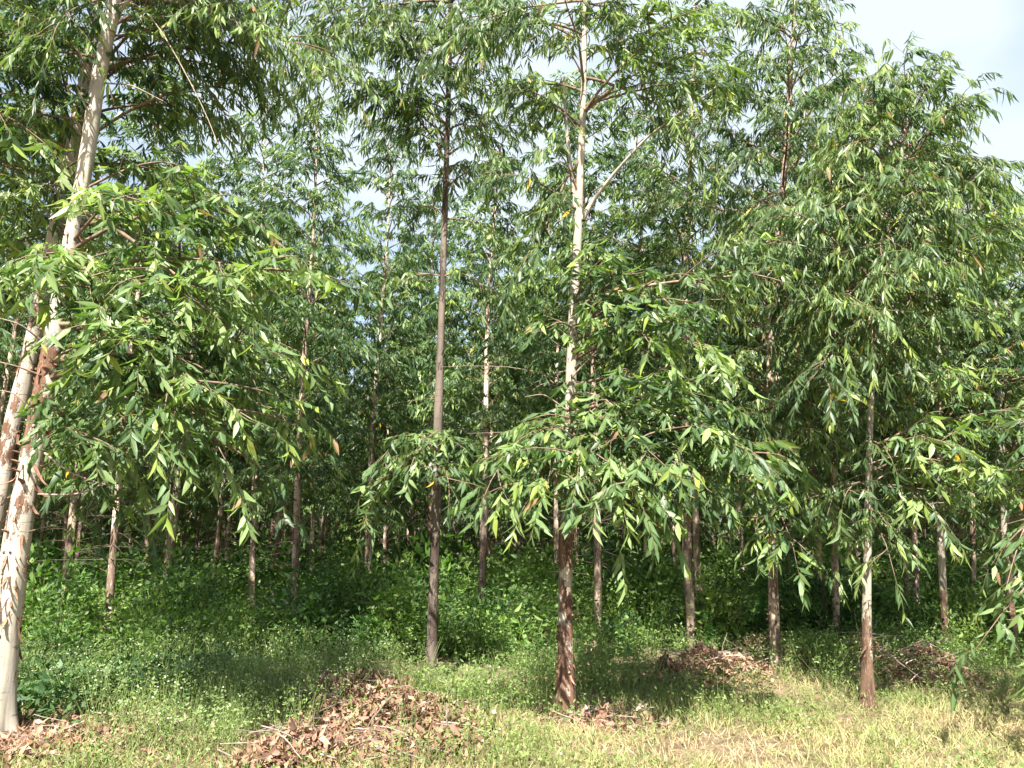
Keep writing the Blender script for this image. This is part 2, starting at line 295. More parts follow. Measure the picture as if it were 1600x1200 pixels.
WOODC = np.array([.17, .12, .085]); TWIGC = np.array([.16, .13, .06])
def trunk_geo(path, rad, sides, lump=.05, step=.08, seed=0.0):
    """path (K,3) rough polyline, rad (K) -> dense lumpy trunk"""
    path = np.asarray(path, float); rad = np.asarray(rad, float)
    d = np.concatenate([[0], np.cumsum(np.linalg.norm(np.diff(path, axis=0), axis=1))]); n = int(d[-1] / step) + 2; q = np.linspace(0, d[-1], n)
    fine = np.stack([np.interp(q, d, path[:, i]) for i in range(3)], 1); r = np.interp(q, d, rad)
    k = 9; ker = np.hanning(k + 2)[1:-1]; ker /= ker.sum()
    for i in range(2):
        pad = np.concatenate([np.linspace(2 * fine[0, i] - fine[k // 2, i], fine[0, i], k // 2, endpoint=False), fine[:, i], np.full(k // 2, fine[-1, i])]); fine[:, i] = np.convolve(pad, ker, 'valid')[:n]
    r = r * (1 + .5 * np.exp(-q / .15) + .25 * lump * np.sin(q * 2.3 + seed) + .35 * lump * np.sin(q * 5.1 + seed * 2) + .3 * lump * np.sin(q * 11 + seed * 3))
    an = np.arange(sides) * 2 * math.pi / sides
    lum = 1 + lump * (.5 * np.sin(3 * an[None] + q[:, None] * .9 + seed) + .5 * np.sin(2 * an[None] - q[:, None] * 2.1) + .35 * np.sin(5 * an[None] + q[:, None] * 5)) + .22 * np.exp(-q[:, None] / .22) * np.sin(5 * an[None] + seed)
    V = fine[:, None] + (r[:, None] * lum)[:, :, None] * np.stack([np.cos(an), np.sin(an), np.zeros(sides)], -1)[None]
    idx = np.arange(n * sides).reshape(n, sides); a, b = idx[:-1], idx[1:]; a2, b2 = np.roll(a, -1, 1), np.roll(b, -1, 1)
    t = np.concatenate([np.stack([a, a2, b2], -1).reshape(-1, 3), np.stack([a, b2, b], -1).reshape(-1, 3)])
    return V.reshape(-1, 3), t, fine, r
def flake_mesh(seed):
    rr = np.random.default_rng(seed); g = Geo(); k = 5; w = rr.uniform(.006, .014); ln = rr.uniform(.05, .12); curl = rr.uniform(.8, 2.6)
    a = np.linspace(0, curl, k); x = np.sin(a) * ln / curl; z = (1 - np.cos(a)) * ln / curl; ww = w * (1 - .45 * np.linspace(0, 1, k)) * rr.uniform(.6, 1.3, k)
    tw = rr.uniform(-.5, .5) * np.linspace(0, 1, k)
    V = []
    for i in range(k):
        for s in (-1, 1): V.append((z[i] + .003 + s * ww[i] * .3, s * ww[i] * math.cos(tw[i]), -x[i] + s * ww[i] * math.sin(tw[i])))
    V = np.array(V); t = []
    for i in range(k - 1): t += [(2 * i, 2 * i + 1, 2 * i + 3), (2 * i, 2 * i + 3, 2 * i + 2)]
    n = len(V); V2 = V + np.array([.0025, 0, 0]); t = np.array(t); g.add(np.vstack([V, V2]), np.vstack([t, t[:, ::-1] + n]), np.array([.17, .095, .06]) * rr.uniform(.5, 1.6))
    return mesh('bark_strip', g, M_FLAKE)
FLAKES = [flake_mesh(i) for i in range(9)]
def add_flakes(root, base, fine, r, zr, n, size=1.0, face=True):
    z = fine[:, 2] - base[2]
    levels = [random.uniform(*zr) for _ in range(max(n // 4, 3))]
    for i in range(n):
        zz = random.choice(levels) + random.gauss(0, .03); k = int(np.argmin(np.abs(z - zz)))
        an = random.uniform(math.radians(170), math.radians(370)) if face else random.uniform(0, 2 * math.pi)
        p = fine[k] - base + np.array([math.cos(an), math.sin(an), 0]) * r[k] * .96
        o = obj('bark_strip', random.choice(FLAKES), root); o.location = p
        o.rotation_euler = (random.gauss(0, .35), random.uniform(-.35, .25), an); s = size * random.choice([.4, .5, .6, .8, 1.0, 1.3]); o.scale = (s, s * .85, s * random.choice([.8, 1, 1.3, 1.8]))

leaf_single = []
def leaf_variants():
    tv, tt, ta = LT[0]
    for i in range(10):
        rr = np.random.default_rng(40 + i); b = np.array([rr.uniform(0, .25)]); sk = np.array([rr.normal(0, .08)])
        pal = ['mid', 'dark', 'light', 'mid', 'light', 'mid', 'young', 'dark', 'young', 'red'][i]
        col = (PAL_LEAF[pal] * (.85 + .3 * rr.random()))[None]
        V, t, c = leaf_geo(np.zeros((1, 3)), np.array([[1., 0, 0]]), np.array([[0, 1., 0]]), np.ones(1), np.array([.27]), b, sk, col, 0)
        leaf_single.append((mesh('leaf', Geo().add(V, t, c), M_LEAF), col[0]))
leaf_variants()
def single_leaves(root, base, lv, n=300):
    """the largest leaves in view become leaf objects; returns what is left"""
    P, D, S, L, W, _, _, col = lv
    px, py, f = project(P + D * L[:, None] * .5); sz = L * FPX / f * (.25 + np.abs(D[:, 2])); sz[(px < 8) | (px > 1590) | (py < 8) | (py > 1195)] = 0
    idx = np.argsort(-sz)[:n]; idx = idx[sz[idx] > 9]
    cols = np.array([c for _, c in leaf_single]); Sn = norm(S - D * (S * D).sum(-1, keepdims=True)); Nn = np.cross(D, Sn)
    for i in idx:
        k = int(np.argmin(np.abs(cols - col[i]).sum(1))); o = obj('leaf', leaf_single[k][0], root)
        m = Matrix((D[i], Sn[i], Nn[i])).transposed(); o.rotation_mode = 'QUATERNION'; o.rotation_quaternion = m.to_quaternion()
        o.location = P[i] - base; o.scale = (L[i], W[i] / .27, L[i])
    keep = np.ones(len(P), bool); keep[idx] = False
    return sub_leaves(lv, keep)

def dead_branches(fine, n, zr, base, ln=(.3, 1.1), K=9, rr=.006):
    z = fine[:, 2] - base[2]; P = []
    for i in range(n):
        k = int(np.argmin(np.abs(z - random.uniform(*zr)))); a = random.uniform(0, 2 * math.pi); L = random.uniform(*ln)
        s = np.linspace(0, 1, K)[:, None]; d = np.array([math.cos(a), math.sin(a), random.uniform(-.1, .7)]); d2 = np.array([random.gauss(0, .5), random.gauss(0, .5), -random.uniform(.1, 1.1)])
        P.append(fine[k] + L * (d * s + d2 * s * s * .6) + np.cumsum(R.normal(0, .012, (K, 3)), 0) * L * s)
    P = np.array(P); Rd = np.linspace(rr, rr * .3, K)[None] * R.uniform(.6, 1.3, (n, 1)); return P, Rd

TREES = []
def near_tree(name, pts, Y, w_px, bark, label, group, top_h, limbs=(), auto=None, flakes=None, dead=None, lod=0, singles=0, sides=22, lean_y=0.0, bare=(), fork=(), leafkw={}):
    """pts: trunk centre pixels from base upward at depth Y; w_px: [(py, width px)]"""
    b = unproj(pts[0][0], pts[0][1], Y); b[2] = float(gh(b[0], b[1]))
    path = [b.copy() - np.array([0, 0, .08])]
    for (px, py) in pts[1:]:
        p = unproj(px, py, Y); p[1] += lean_y * max(p[2], 0); path.append(p)
    if path[-1][2] < top_h:
        d = (path[-1] - path[-2]); d = d / d[2]; zt = path[-1][2]; path.append(path[-1] + d * (top_h - zt) * .55 + np.array([.0, 0, 0])); path.append(path[-1] + np.array([d[0] * .4, 0, 1]) * (top_h - path[-1][2]))
    path = np.array(path)
    _, py_, f_ = project(path); wy = sorted(w_px); rad = np.interp(py_, [a for a, _ in wy], [c for _, c in wy]) / 2 * f_ / FPX
    above = py_ < wy[0][0]; z0 = path[~above][-1][2] if (~above).any() else 0
    for i in np.where(above)[0]: rad[i] = max(.006, rad[~above][-1] * (1 - (path[i][2] - z0) / max(top_h - z0, .1)))
    root = obj(name, None, label=label, cat='tree', group=group); root.location = b
    V, t, fine, r = trunk_geo(path, rad, sides, seed=Y * 3.1 + pts[0][0] * .01)
    obj('trunk', mesh('trunk', Geo().add(V, t, (.4, .35, .3)), bark, b), root)
    def on(z):
        k = int(np.argmin(np.abs(fine[:, 2] - z))); return fine[k].copy(), r[k]
    parts = []
    for L in limbs:                                      # (attach py or world height, px, py, depth, kw)
        py0, ex, ey, eY = L[:4]; kw = dict(leafkw); kw.update(L[4] if len(L) > 4 else {})
        z = unproj(pts[0][0], py0, Y)[2]; a, ra = on(z); e = unproj(ex, ey, eY)
        parts.append((a, e, kw.pop('sag', .25), kw, ra))
    gp = []
    if auto:
        n, za, zb, rmax = auto[:4]; kw = dict(leafkw); kw.update(auto[4] if len(auto) > 4 else {}); az = R.uniform(0, 6.28)
        for i in range(n):
            u = (i + R.uniform(0, .8)) / n; z = za + (zb - za) * u; az += 2.4 + R.normal(0, .25); Lb = rmax * (1 - .78 * u ** 1.6) * (.55 + .45 * min(1, u * 4 + .35)) * R.uniform(.65, 1.1)
            a, ra = on(z); up = .35 + .65 * u; e = a + Lb * np.array([math.cos(az), math.sin(az), up]) ; gp.append((a, e, Lb * .22, ra))
    lvs = []; nb = 0
    def emit(A, E, sag, kw, ra):
        P = limb_curves(A, E, sag); kw = dict(kw); P, who = with_subs(P, kw.pop('subs', 5.5)); seg = np.linalg.norm(P[:, -1] - P[:, 0], axis=1)
        TP, own, lv = grow_foliage(P, **kw); lvs.append(lv); tw_who = who[own]
        for j in range(len(A)):
            r0 = min(.006 + .0075 * seg[j], ra[j] * .6); V1, t1 = tubes(P[j:j + 1], np.linspace(r0, .0025, P.shape[1])[None], 6)
            sj = np.where(who == j)[0][1:]; V3, t3 = tubes(P[sj][:, ::2], np.tile(np.linspace(r0 * .5, .002, 6), (len(sj), 1)), 4)
            m_ = tw_who == j; V2, t2 = tubes(TP[m_][:, ::3], np.tile(np.linspace(.0028, .001, 3), (m_.sum(), 1)), 3)
            g = Geo().add(V1, t1, WOODC * R.uniform(.7, 1.3)); g.add(V2, t2, TWIGC); g.add(V3, t3, WOODC); obj('branch', mesh('branch', g, M_WOOD, b), root)
    for a, e, sg, kw, ra in parts: emit(a[None], e[None], np.array([sg]), kw, [ra])
    if gp:
        emit(np.array([q[0] for q in gp]), np.array([q[1] for q in gp]), np.array([q[2] for q in gp]), kw, [q[3] for q in gp])
    for (w0, w1, poly, *rest) in fork:                   # bare stems that fork off: pixel polyline with depth
        P = np.array([unproj(*q) for q in poly]); V1, t1, _, _ = trunk_geo(P, np.linspace(w0, w1, len(P)), 10, lump=.04, step=.06)
        obj('stem', mesh('stem', Geo().add(V1, t1, WOODC), bark, b), root)
    for poly in bare:                                    # dead bare branches drawn as pixel polylines
        P = np.array([unproj(*q) for q in poly]); q = np.linspace(0, len(P) - 1, 14); P = np.stack([np.interp(q, np.arange(len(P)), P[:, i]) for i in range(3)], 1)
        for _ in range(3): P[1:-1] = (P[:-2] + P[1:-1] * 2 + P[2:]) / 4
        V1, t1 = tubes(P[None], np.linspace(.0085, .003, 14)[None], 6); obj('dead_branch', mesh('dead_branch', Geo().add(V1, t1, np.array([.26, .21, .16])), M_STICK, b), root)
    if dead:
        n, za, zb = dead; P, Rd = dead_branches(fine, n, (za, zb), b)
        for j in range(n):
            V1, t1 = tubes(P[j:j + 1], Rd[j:j + 1], 4); obj('dead_branch', mesh('dead_branch', Geo().add(V1, t1, np.array([.20, .155, .12]) * R.uniform(.6, 1.2)), M_STICK, b), root)
    if lvs:
        lv = cat_leaves(lvs)
        if singles: lv = single_leaves(root, b, lv, singles)
        V, t, c = leaf_geo(*lv, lod); obj('foliage', mesh('foliage', Geo().add(V, t, c), M_LEAF, b), root, kind='stuff')
        TREES.append((name, len(lv[0])))
    if sides >= 28:                                      # old branch scars and broken stubs on the two big pale trunks
        for q in range(26):
            kk = int(np.argmin(np.abs(fine[:, 2] - b[2] - random.uniform(.3, 4.6)))); an = random.uniform(math.radians(190), math.radians(350)); dr = np.array([math.cos(an), math.sin(an), .25]); dr /= np.linalg.norm(dr)
            p0 = fine[kk] + dr * r[kk] * .85; w = random.uniform(.006, .013); ln_ = random.choice([.012, .016, .02, .07]) if q < 22 else .09
            P = p0 + dr * np.array([[0.], [.4], [.8], [1.]]) * (ln_ + r[kk] * .15); V1, t1 = tubes(P[None], np.array([[w * 1.7, w * 1.2, w, w * .3]]), 7)
            obj('branch_stub', mesh('branch_stub', Geo().add(V1, t1, np.array([.16, .10, .07]) * random.uniform(.5, 1.6)), M_FLAKE, b), root)
    if flakes: add_flakes(root, b, fine, r, flakes[1], flakes[0], flakes[2])
    return root

NL = dict(broad=.05, hang=1.4, Ls=1.06, tw=(.3, .75))          # long narrow hanging leaves of the upper crown
BL = dict(broad=.55, hang=.7, Ls=1.16, bright=1.12, tw=(.2, .45), start=.3, young=.22)   # broad juvenile leaves of the low boughs
ML = dict(broad=.30, hang=1.0, Ls=1.0)
G1 = 'tall eucalyptus trees at the edge of the plantation'
def k(d, **e): q = dict(d); q.update(e); return q

near_tree('eucalyptus_tree', [(-8, 1150), (2, 1040), (14, 930), (34, 800), (55, 690), (72, 600), (92, 480), (104, 420), (117, 350), (128, 290), (141, 210), (152, 130), (166, 60), (181, 0)], 6.3,
    [(1150, 48), (900, 42), (780, 37), (700, 33), (600, 29), (480, 26), (350, 24), (200, 22), (0, 19)], B_CREAM,
    'large leaning eucalyptus with smooth cream trunk at left edge, peeling brown bark curls', G1, 9.0,
    limbs=[(440, 480, 430, 5.7, k(BL, sag=.35)), (400, 360, 330, 5.8, k(BL, sag=.4)), (520, 450, 560, 5.7, k(BL, sag=.4)), (560, 430, 690, 5.6, k(BL, sag=.55)), (600, 280, 690, 5.4, k(BL, sag=.4)),
           (640, 135, 700, 5.4, k(BL, sag=.2)), (500, 350, 620, 5.3, k(BL, sag=.35)), (470, 230, 540, 5.2, k(BL, sag=.2)), (420, 60, 400, 5.1, k(BL, sag=.15)), (430, 10, 430, 5.0, k(BL, sag=.15)),
           (380, 210, 300, 5.4, k(BL, sag=.2)), (430, 330, 480, 5.5, k(BL, sag=.3)), (560, 370, 730, 5.6, k(BL, sag=.5)), (350, 420, 380, 6.2, k(BL, sag=.3)), (600, 190, 600, 5.6, k(BL, sag=.3)),
           (400, 150, 470, 5.3, k(BL)), (640, 230, 800, 7.2, k(BL, sag=.35)), (620, 150, 820, 7.4, k(BL, sag=.3)), (300, 300, 260, 6.4, ML), (250, 40, 330, 6.6, ML), (200, -20, 200, 6.4, ML), (100, 20, 110, 6.1, ML),
           (150, 60, 40, 6.0, ML), (60, 300, 90, 6.6, NL), (30, 400, 60, 6.4, NL), (0, 500, 90, 6.2, NL), (300, -30, 340, 6.0, ML), (330, 420, 620, 6.6, k(BL, sag=.5)), (480, 200, 690, 6.9, k(BL, sag=.3)), (0, 80, 60, 5.6, NL)],
    auto=(26, 6.0, 8.8, 1.7, NL), flakes=(130, (.8, 4.2), 1.15), singles=300, sides=32,
    bare=[[(62, 530, 6.25), (30, 505, 6.1), (-30, 490, 6)], [(60, 585, 6.25), (20, 570, 6.1), (-30, 560, 6)], [(50, 640, 6.2), (20, 612, 6.1), (-30, 608, 6)], [(92, 605, 6.2), (120, 590, 6), (180, 580, 5.9)],
          [(96, 552, 6.2), (125, 540, 6), (185, 538, 5.8)], [(105, 492, 6.3), (130, 480, 6.1), (170, 470, 6)], [(70, 708, 6.2), (110, 740, 6), (165, 758, 5.9), (200, 762, 5.9)], [(60, 772, 6.2), (110, 774, 6), (150, 765, 5.9), (178, 735, 5.8)],
          [(146, 120, 6.3), (120, 75, 6.2), (72, 42, 6.1)], [(137, 174, 6.2), (120, 135, 6.1), (110, 115, 6)], [(165, 130, 6.3), (205, 132, 6.1), (255, 158, 6)], [(180, 10, 6.3), (200, 0, 6.2), (240, 20, 6), (320, 170, 5.9), (340, 225, 5.8)]],
    fork=[(.022, .012, [(175, 50, 6.28), (184, 20, 6.2), (196, 5, 6.1), (230, -30, 6)])])
near_tree('eucalyptus_tree', [(-75, 1090), (-30, 900), (0, 770), (14, 690), (30, 630), (46, 560), (62, 480), (78, 400), (100, 300), (122, 190), (142, 80), (155, 0)], 7.1,
    [(1090, 38), (780, 31), (560, 24), (400, 22), (200, 20), (0, 17)], B_CREAM2, 'second leaning eucalyptus behind the big cream trunk, greyer with dark bark rings', G1, 9.0,
    limbs=[(150, 330, 20, 7.3, NL), (100, 420, 130, 7.4, NL), (120, 480, 60, 7.0, NL), (350, -40, 300, 6.8, ML), (300, 260, 400, 7.6, ML), (340, 380, 470, 7.8, ML)], auto=(30, 5.0, 8.8, 1.8, NL), flakes=(26, (1.5, 3.6), 1.2), lod=1)
near_tree('eucalyptus_tree', [(-190, 1130), (-150, 700), (-110, 300), (-80, 0)], 7.0, [(1130, 38), (0, 22)], B_CREAM2,
    'eucalyptus just outside the left edge, its leafy boughs hanging in at the corner', G1, 8.2, limbs=[(100, 60, 120, 6.2, ML), (60, 20, 60, 6.3, ML), (200, 30, 280, 6.3, ML), (150, 0, 190, 5.8, k(BL))], auto=(28, 3.6, 8.0, 1.7, NL), lod=1)

near_tree('eucalyptus_tree', [(885, 1118), (884, 1040), (883, 960), (884, 860), (887, 760), (890, 680), (892, 590), (896, 480), (902, 380), (905, 310), (908, 240), (912, 150), (913, 60), (914, 0)], 7.1,
    [(1118, 34), (1060, 27), (960, 22), (850, 22), (760, 19), (660, 18), (560, 16), (420, 14), (300, 12), (150, 9), (0, 8)], B_PATCH,
    'central eucalyptus, cream trunk blotched red-brown, one long bare branch rising to the right', G1, 9.6,
    limbs=[(700, 755, 770, 6.3, k(BL, sag=.35, subs=4)), (690, 790, 710, 6.3, k(BL, sag=.3, subs=4)), (680, 1215, 745, 6.0, k(BL, sag=.55)), (670, 1130, 780, 6.1, k(BL, sag=.5)), (660, 960, 760, 5.9, k(BL, sag=.2)), (640, 1040, 730, 5.9, k(BL, sag=.25)), (670, 1110, 770, 6.0, k(BL, sag=.3)), (690, 820, 800, 6.1, k(BL, sag=.25, subs=3)), (660, 1060, 840, 6.2, k(BL, sag=.75)),
           (690, 960, 830, 6.2, k(BL, sag=.5)), (700, 850, 760, 6.0, k(BL, sag=.3)), (640, 1130, 680, 6.2, k(BL, sag=.3)), (620, 1000, 700, 6.1, k(BL, sag=.3)), (690, 1010, 790, 5.8, k(BL, sag=.4)), (560, 1130, 560, 6.4, k(BL, sag=.4)),
           (520, 1090, 470, 6.4, k(BL, sag=.3)), (500, 1000, 420, 6.5, k(BL, sag=.15)), (480, 950, 400, 6.5, k(BL, sag=.1)), (540, 1030, 540, 6.3, k(BL, sag=.3)), (520, 840, 520, 6.5, k(BL, sag=.2, dens=.7)), (470, 960, 490, 6.5, k(BL)),
           (600, 1100, 620, 6.1, k(BL, sag=.3)), (470, 1235, 425, 6.9, k(ML, sag=.15, start=.55)), (560, 1070, 510, 6.5, k(BL, sag=.3)), (330, 850, 340, 6.7, NL), (330, 760, 270, 6.8, NL), (200, 800, 140, 6.7, NL), (120, 860, 60, 6.7, NL), (60, 760, 60, 6.8, NL),
           (300, 860, 230, 6.8, NL), (100, 990, 90, 6.9, NL), (0, 700, 60, 6.6, NL), (250, 820, 420, 6.8, ML), (660, 1180, 760, 6.3, k(BL, sag=.5)), (650, 900, 740, 5.9, k(BL, sag=.2, dens=.8)),
           (170, 1120, 130, 6.7, k(ML, start=.65, young=.6, sag=.2)), (180, 1100, 80, 6.7, k(ML, start=.7, young=.6, sag=.2)), (180, 1040, 130, 6.8, k(ML, start=.7, young=.6, sag=.2)), (120, 1090, 230, 6.9, k(NL, start=.6, sag=.3)), (30, 1000, 50, 6.9, ML)],
    auto=(20, 5.4, 9.4, 1.4, NL), flakes=(80, (.1, 2.6), .9), dead=(14, 2.3, 3.5), singles=300, sides=28,
    bare=[[(893, 590, 7.05), (930, 550, 6.9), (985, 500, 6.8), (960, 545, 6.7)], [(888, 680, 7), (920, 645, 6.8), (945, 628, 6.7), (1000, 625, 6.6)], [(884, 640, 7), (850, 615, 6.9), (820, 620, 6.8)]],
    fork=[(.026, .011, [(908, 345, 7.1), (925, 315, 7.1), (960, 270, 7.0), (1010, 215, 6.9), (1085, 160, 6.8), (1130, 130, 6.75)]), (.022, .014, [(900, 325, 7.1), (896, 300, 7.1), (890, 250, 7.05), (884, 190, 7.0), (880, 120, 7)]),
          (.018, .012, [(886, 692, 7.0), (898, 665, 6.9), (905, 652, 6.85), (920, 642, 6.8)])])
near_tree('eucalyptus_tree', [(674, 1072), (675, 1000), (678, 900), (682, 780), (684, 680), (688, 560), (692, 430), (696, 300), (700, 180), (703, 60), (705, 0)], 8.6,
    [(1072, 19), (950, 15), (700, 15), (560, 12), (420, 10), (200, 8), (0, 7)], B_GREY, 'straight slender eucalyptus with even grey-brown trunk behind the heap of dry brush', G1, 9.6,
    limbs=[(700, 640, 740, 7.9, k(BL, sag=.3, young=.05)), (690, 700, 780, 7.9, k(BL, sag=.3, young=.05)), (700, 590, 720, 8.2, k(BL, sag=.3, young=.08)), (680, 560, 830, 8.4, k(BL, sag=.5, young=.05)), (700, 720, 700, 8.0, k(BL, young=.03)), (710, 660, 690, 7.9, k(BL, young=.03)),
           (230, 640, 150, 8.0, NL), (220, 560, 140, 7.7, NL), (200, 500, 120, 7.5, NL), (100, 600, 60, 7.8, NL), (50, 540, 50, 7.6, NL), (0, 480, 40, 7.3, NL), (180, 760, 200, 8.2, NL), (100, 720, 120, 8.0, NL), (60, 660, 90, 8.0, NL),
           (430, 780, 470, 8.2, k(ML, dens=.8)), (330, 630, 340, 8.8, k(ML, dens=.35)), (340, 790, 400, 8.5, k(ML, dens=.6)), (430, 620, 450, 8.5, k(ML, dens=.6)), (160, 740, 60, 8.1, NL), (0, 420, 10, 7.5, NL)],
    auto=(40, 5.5, 9.4, 1.15, k(NL, hang=1.9)), dead=(6, 1.6, 4.4), lod=0, sides=20)
near_tree('eucalyptus_tree', [(1355, 1098), (1355, 1040), (1354, 960), (1356, 860), (1357, 760), (1360, 640), (1366, 540), (1376, 450), (1388, 370), (1400, 300), (1412, 220), (1418, 150)], 7.5,
    [(1098, 23), (1050, 18), (980, 14), (860, 12), (700, 9), (500, 8), (300, 7), (150, 5)], B_PALE, 'slender pale eucalyptus with dark brown bark sock at its foot beside right-hand brush heap', G1, 6.45,
    limbs=[(620, 1325, 640, 7.0, ML), (700, 1395, 720, 7.0, ML), (760, 1315, 790, 7.0, k(ML, subs=3)), (800, 1400, 840, 7.0, k(ML, subs=3)), (560, 1335, 570, 7.0, ML), (480, 1390, 560, 6.9, NL), (700, 1590, 640, 6.8, k(BL, sag=.2)), (740, 1560, 760, 6.6, k(BL, sag=.35)), (720, 1500, 700, 6.7, k(BL, sag=.3)), (760, 1480, 820, 6.8, k(ML, sag=.3)), (600, 1490, 590, 6.9, k(BL, sag=.2)), (500, 1540, 490, 7.0, k(ML, sag=.3)), (480, 1440, 480, 6.9, k(NL)),
           (430, 1560, 400, 7.1, NL), (430, 1300, 500, 6.8, NL), (460, 1360, 520, 6.8, NL), (520, 1260, 600, 6.9, ML), (300, 1530, 260, 7.1, NL), (350, 1500, 350, 6.9, NL), (300, 1290, 350, 6.9, NL), (250, 1330, 230, 7.0, NL), (200, 1490, 200, 7.2, NL),
           (260, 1440, 330, 6.6, NL), (300, 1380, 400, 6.7, NL), (190, 1350, 160, 7.1, NL), (180, 1400, 130, 7.2, NL), (170, 1460, 160, 7.2, NL), (560, 1450, 560, 7.0, ML), (800, 1400, 900, 7.0, k(ML, dens=.6)), (380, 1470, 420, 6.8, NL), (220, 1550, 300, 7.3, NL)],
    auto=(42, 3.2, 6.35, 1.3, NL), flakes=(26, (.02, 1.1), .8), dead=(8, 1.6, 3.2), sides=20,
    bare=[[(1364, 755, 7.5), (1390, 735, 7.4), (1440, 730, 7.3), (1520, 733, 7.2)], [(1362, 724, 7.5), (1395, 712, 7.3), (1440, 715, 7.2), (1545, 722, 7.1)], [(1366, 592, 7.5), (1410, 480, 7.3), (1470, 482, 7.2), (1530, 500, 7.1)]])
near_tree('eucalyptus_tree', [(1213, 1060), (1209, 980), (1207, 880), (1205, 780), (1203, 660), (1204, 540), (1212, 420), (1220, 330), (1228, 240), (1234, 150), (1238, 60)], 9.0,
    [(1060, 20), (960, 16), (800, 14), (560, 12), (330, 10), (100, 7)], B_MID, 'flaky brown eucalyptus between the central tree and the slender pale one', G1, 9.6,
    limbs=[(760, 1130, 640, 8.3, ML), (640, 1120, 720, 8.2, ML), (640, 1280, 700, 8.2, ML), (700, 1290, 800, 8.0, k(BL)), (720, 1180, 860, 8.3, k(BL)), (740, 1240, 880, 8.0, k(BL, sag=.4)), (560, 1300, 620, 8.2, ML), (560, 1160, 560, 8.3, ML), (700, 1320, 860, 8.1, k(BL)),
           (500, 1250, 540, 8.2, NL), (240, 1300, 200, 8.3, NL), (240, 1150, 260, 8.2, NL), (150, 1280, 60, 8.5, NL), (140, 1180, 90, 8.3, NL), (300, 1150, 370, 8.3, NL), (330, 1300, 330, 8.3, NL), (400, 1160, 470, 8.3, NL), (400, 1280, 440, 8.3, NL), (60, 1320, 50, 8.8, NL), (60, 1150, 20, 8.5, NL)],
    auto=(50, 2.2, 9.3, 1.5, NL), flakes=(24, (.02, 1.2), .9), lod=1, sides=18)
near_tree('eucalyptus_tree', [(1790, 1120), (1770, 900), (1740, 600), (1700, 300), (1680, 100)], 6.8, [(1120, 30), (100, 14)], B_PALE,
    'eucalyptus just outside the right edge, its low bough drooping into view over the grass', G1, 5.3,
    limbs=[(700, 1565, 930, 6.3, k(BL, sag=.7, Ls=1.15, subs=2)), (720, 1600, 1010, 6.0, k(BL, sag=.7, Ls=1.15, subs=2)), (650, 1610, 690, 6.3, k(BL, sag=.3, Ls=1.15)), (640, 1640, 860, 6.2, k(BL, Ls=1.15)), (560, 1640, 600, 6.4, k(BL, Ls=1.1))],
    auto=(12, 3.0, 4.9, .8, ML), singles=120)
near_tree('eucalyptus_tree', [(1083, 1022), (1079, 960), (1074, 880), (1072, 760), (1070, 600), (1072, 400), (1080, 200)], 10.6, [(1022, 15), (880, 15), (600, 11), (200, 8)], B_MID,
    'dark flaky eucalyptus stem left of a thinner pink twin, under the central boughs', G1, 10, limbs=[(300, 1010, 330, 10, ML), (300, 1120, 330, 10, ML)], auto=(44, 3.0, 9.8, 1.5, NL), dead=(6, 1.5, 3.5), lod=1, sides=14, flakes=(16, (.1, 1.5), .9))
near_tree('eucalyptus_tree', [(1096, 985), (1093, 930), (1088, 870), (1086, 700)], 12.0, [(985, 10), (860, 10), (700, 8)], B_FAR,
    'thin pink-brown eucalyptus stem touching the dark flaky one on its right side', G1, 8.5, auto=(16, 4.2, 8.3, .9, k(NL, dens=.6)), lod=1, sides=12)

near_tree('eucalyptus_tree', [(1308, 1030), (1304, 860), (1302, 600), (1306, 300), (1312, 100)], 10.4, [(1030, 12), (860, 11), (600, 9), (100, 5)], B_MID,
    'full-crowned eucalyptus whose thin stem hides behind low boughs left of the slender pale one', G1, 8.3, auto=(44, 1.9, 8.2, 1.5, k(NL, young=.35)), lod=1, sides=12)
near_tree('eucalyptus_tree', [(1478, 1020), (1470, 860), (1466, 600), (1466, 300)], 10.2, [(1020, 12), (860, 11), (600, 9), (300, 6)], B_PALE,
    'full-crowned eucalyptus with rounded sunlit top behind the right-hand boughs', G1, 7.1, auto=(42, 1.6, 7.0, 1.5, k(NL, young=.35)), lod=1, sides=12)
near_tree('eucalyptus_tree', [(1585, 1020), (1572, 860), (1560, 600), (1552, 350)], 10.0, [(1020, 12), (860, 11), (600, 9), (350, 6)], B_PALE,
    'bushy eucalyptus at the right edge, foliage reaching nearly to the weeds', G1, 5.9, auto=(42, 1.2, 5.8, 1.4, k(ML, young=.35)), lod=1, sides=12)

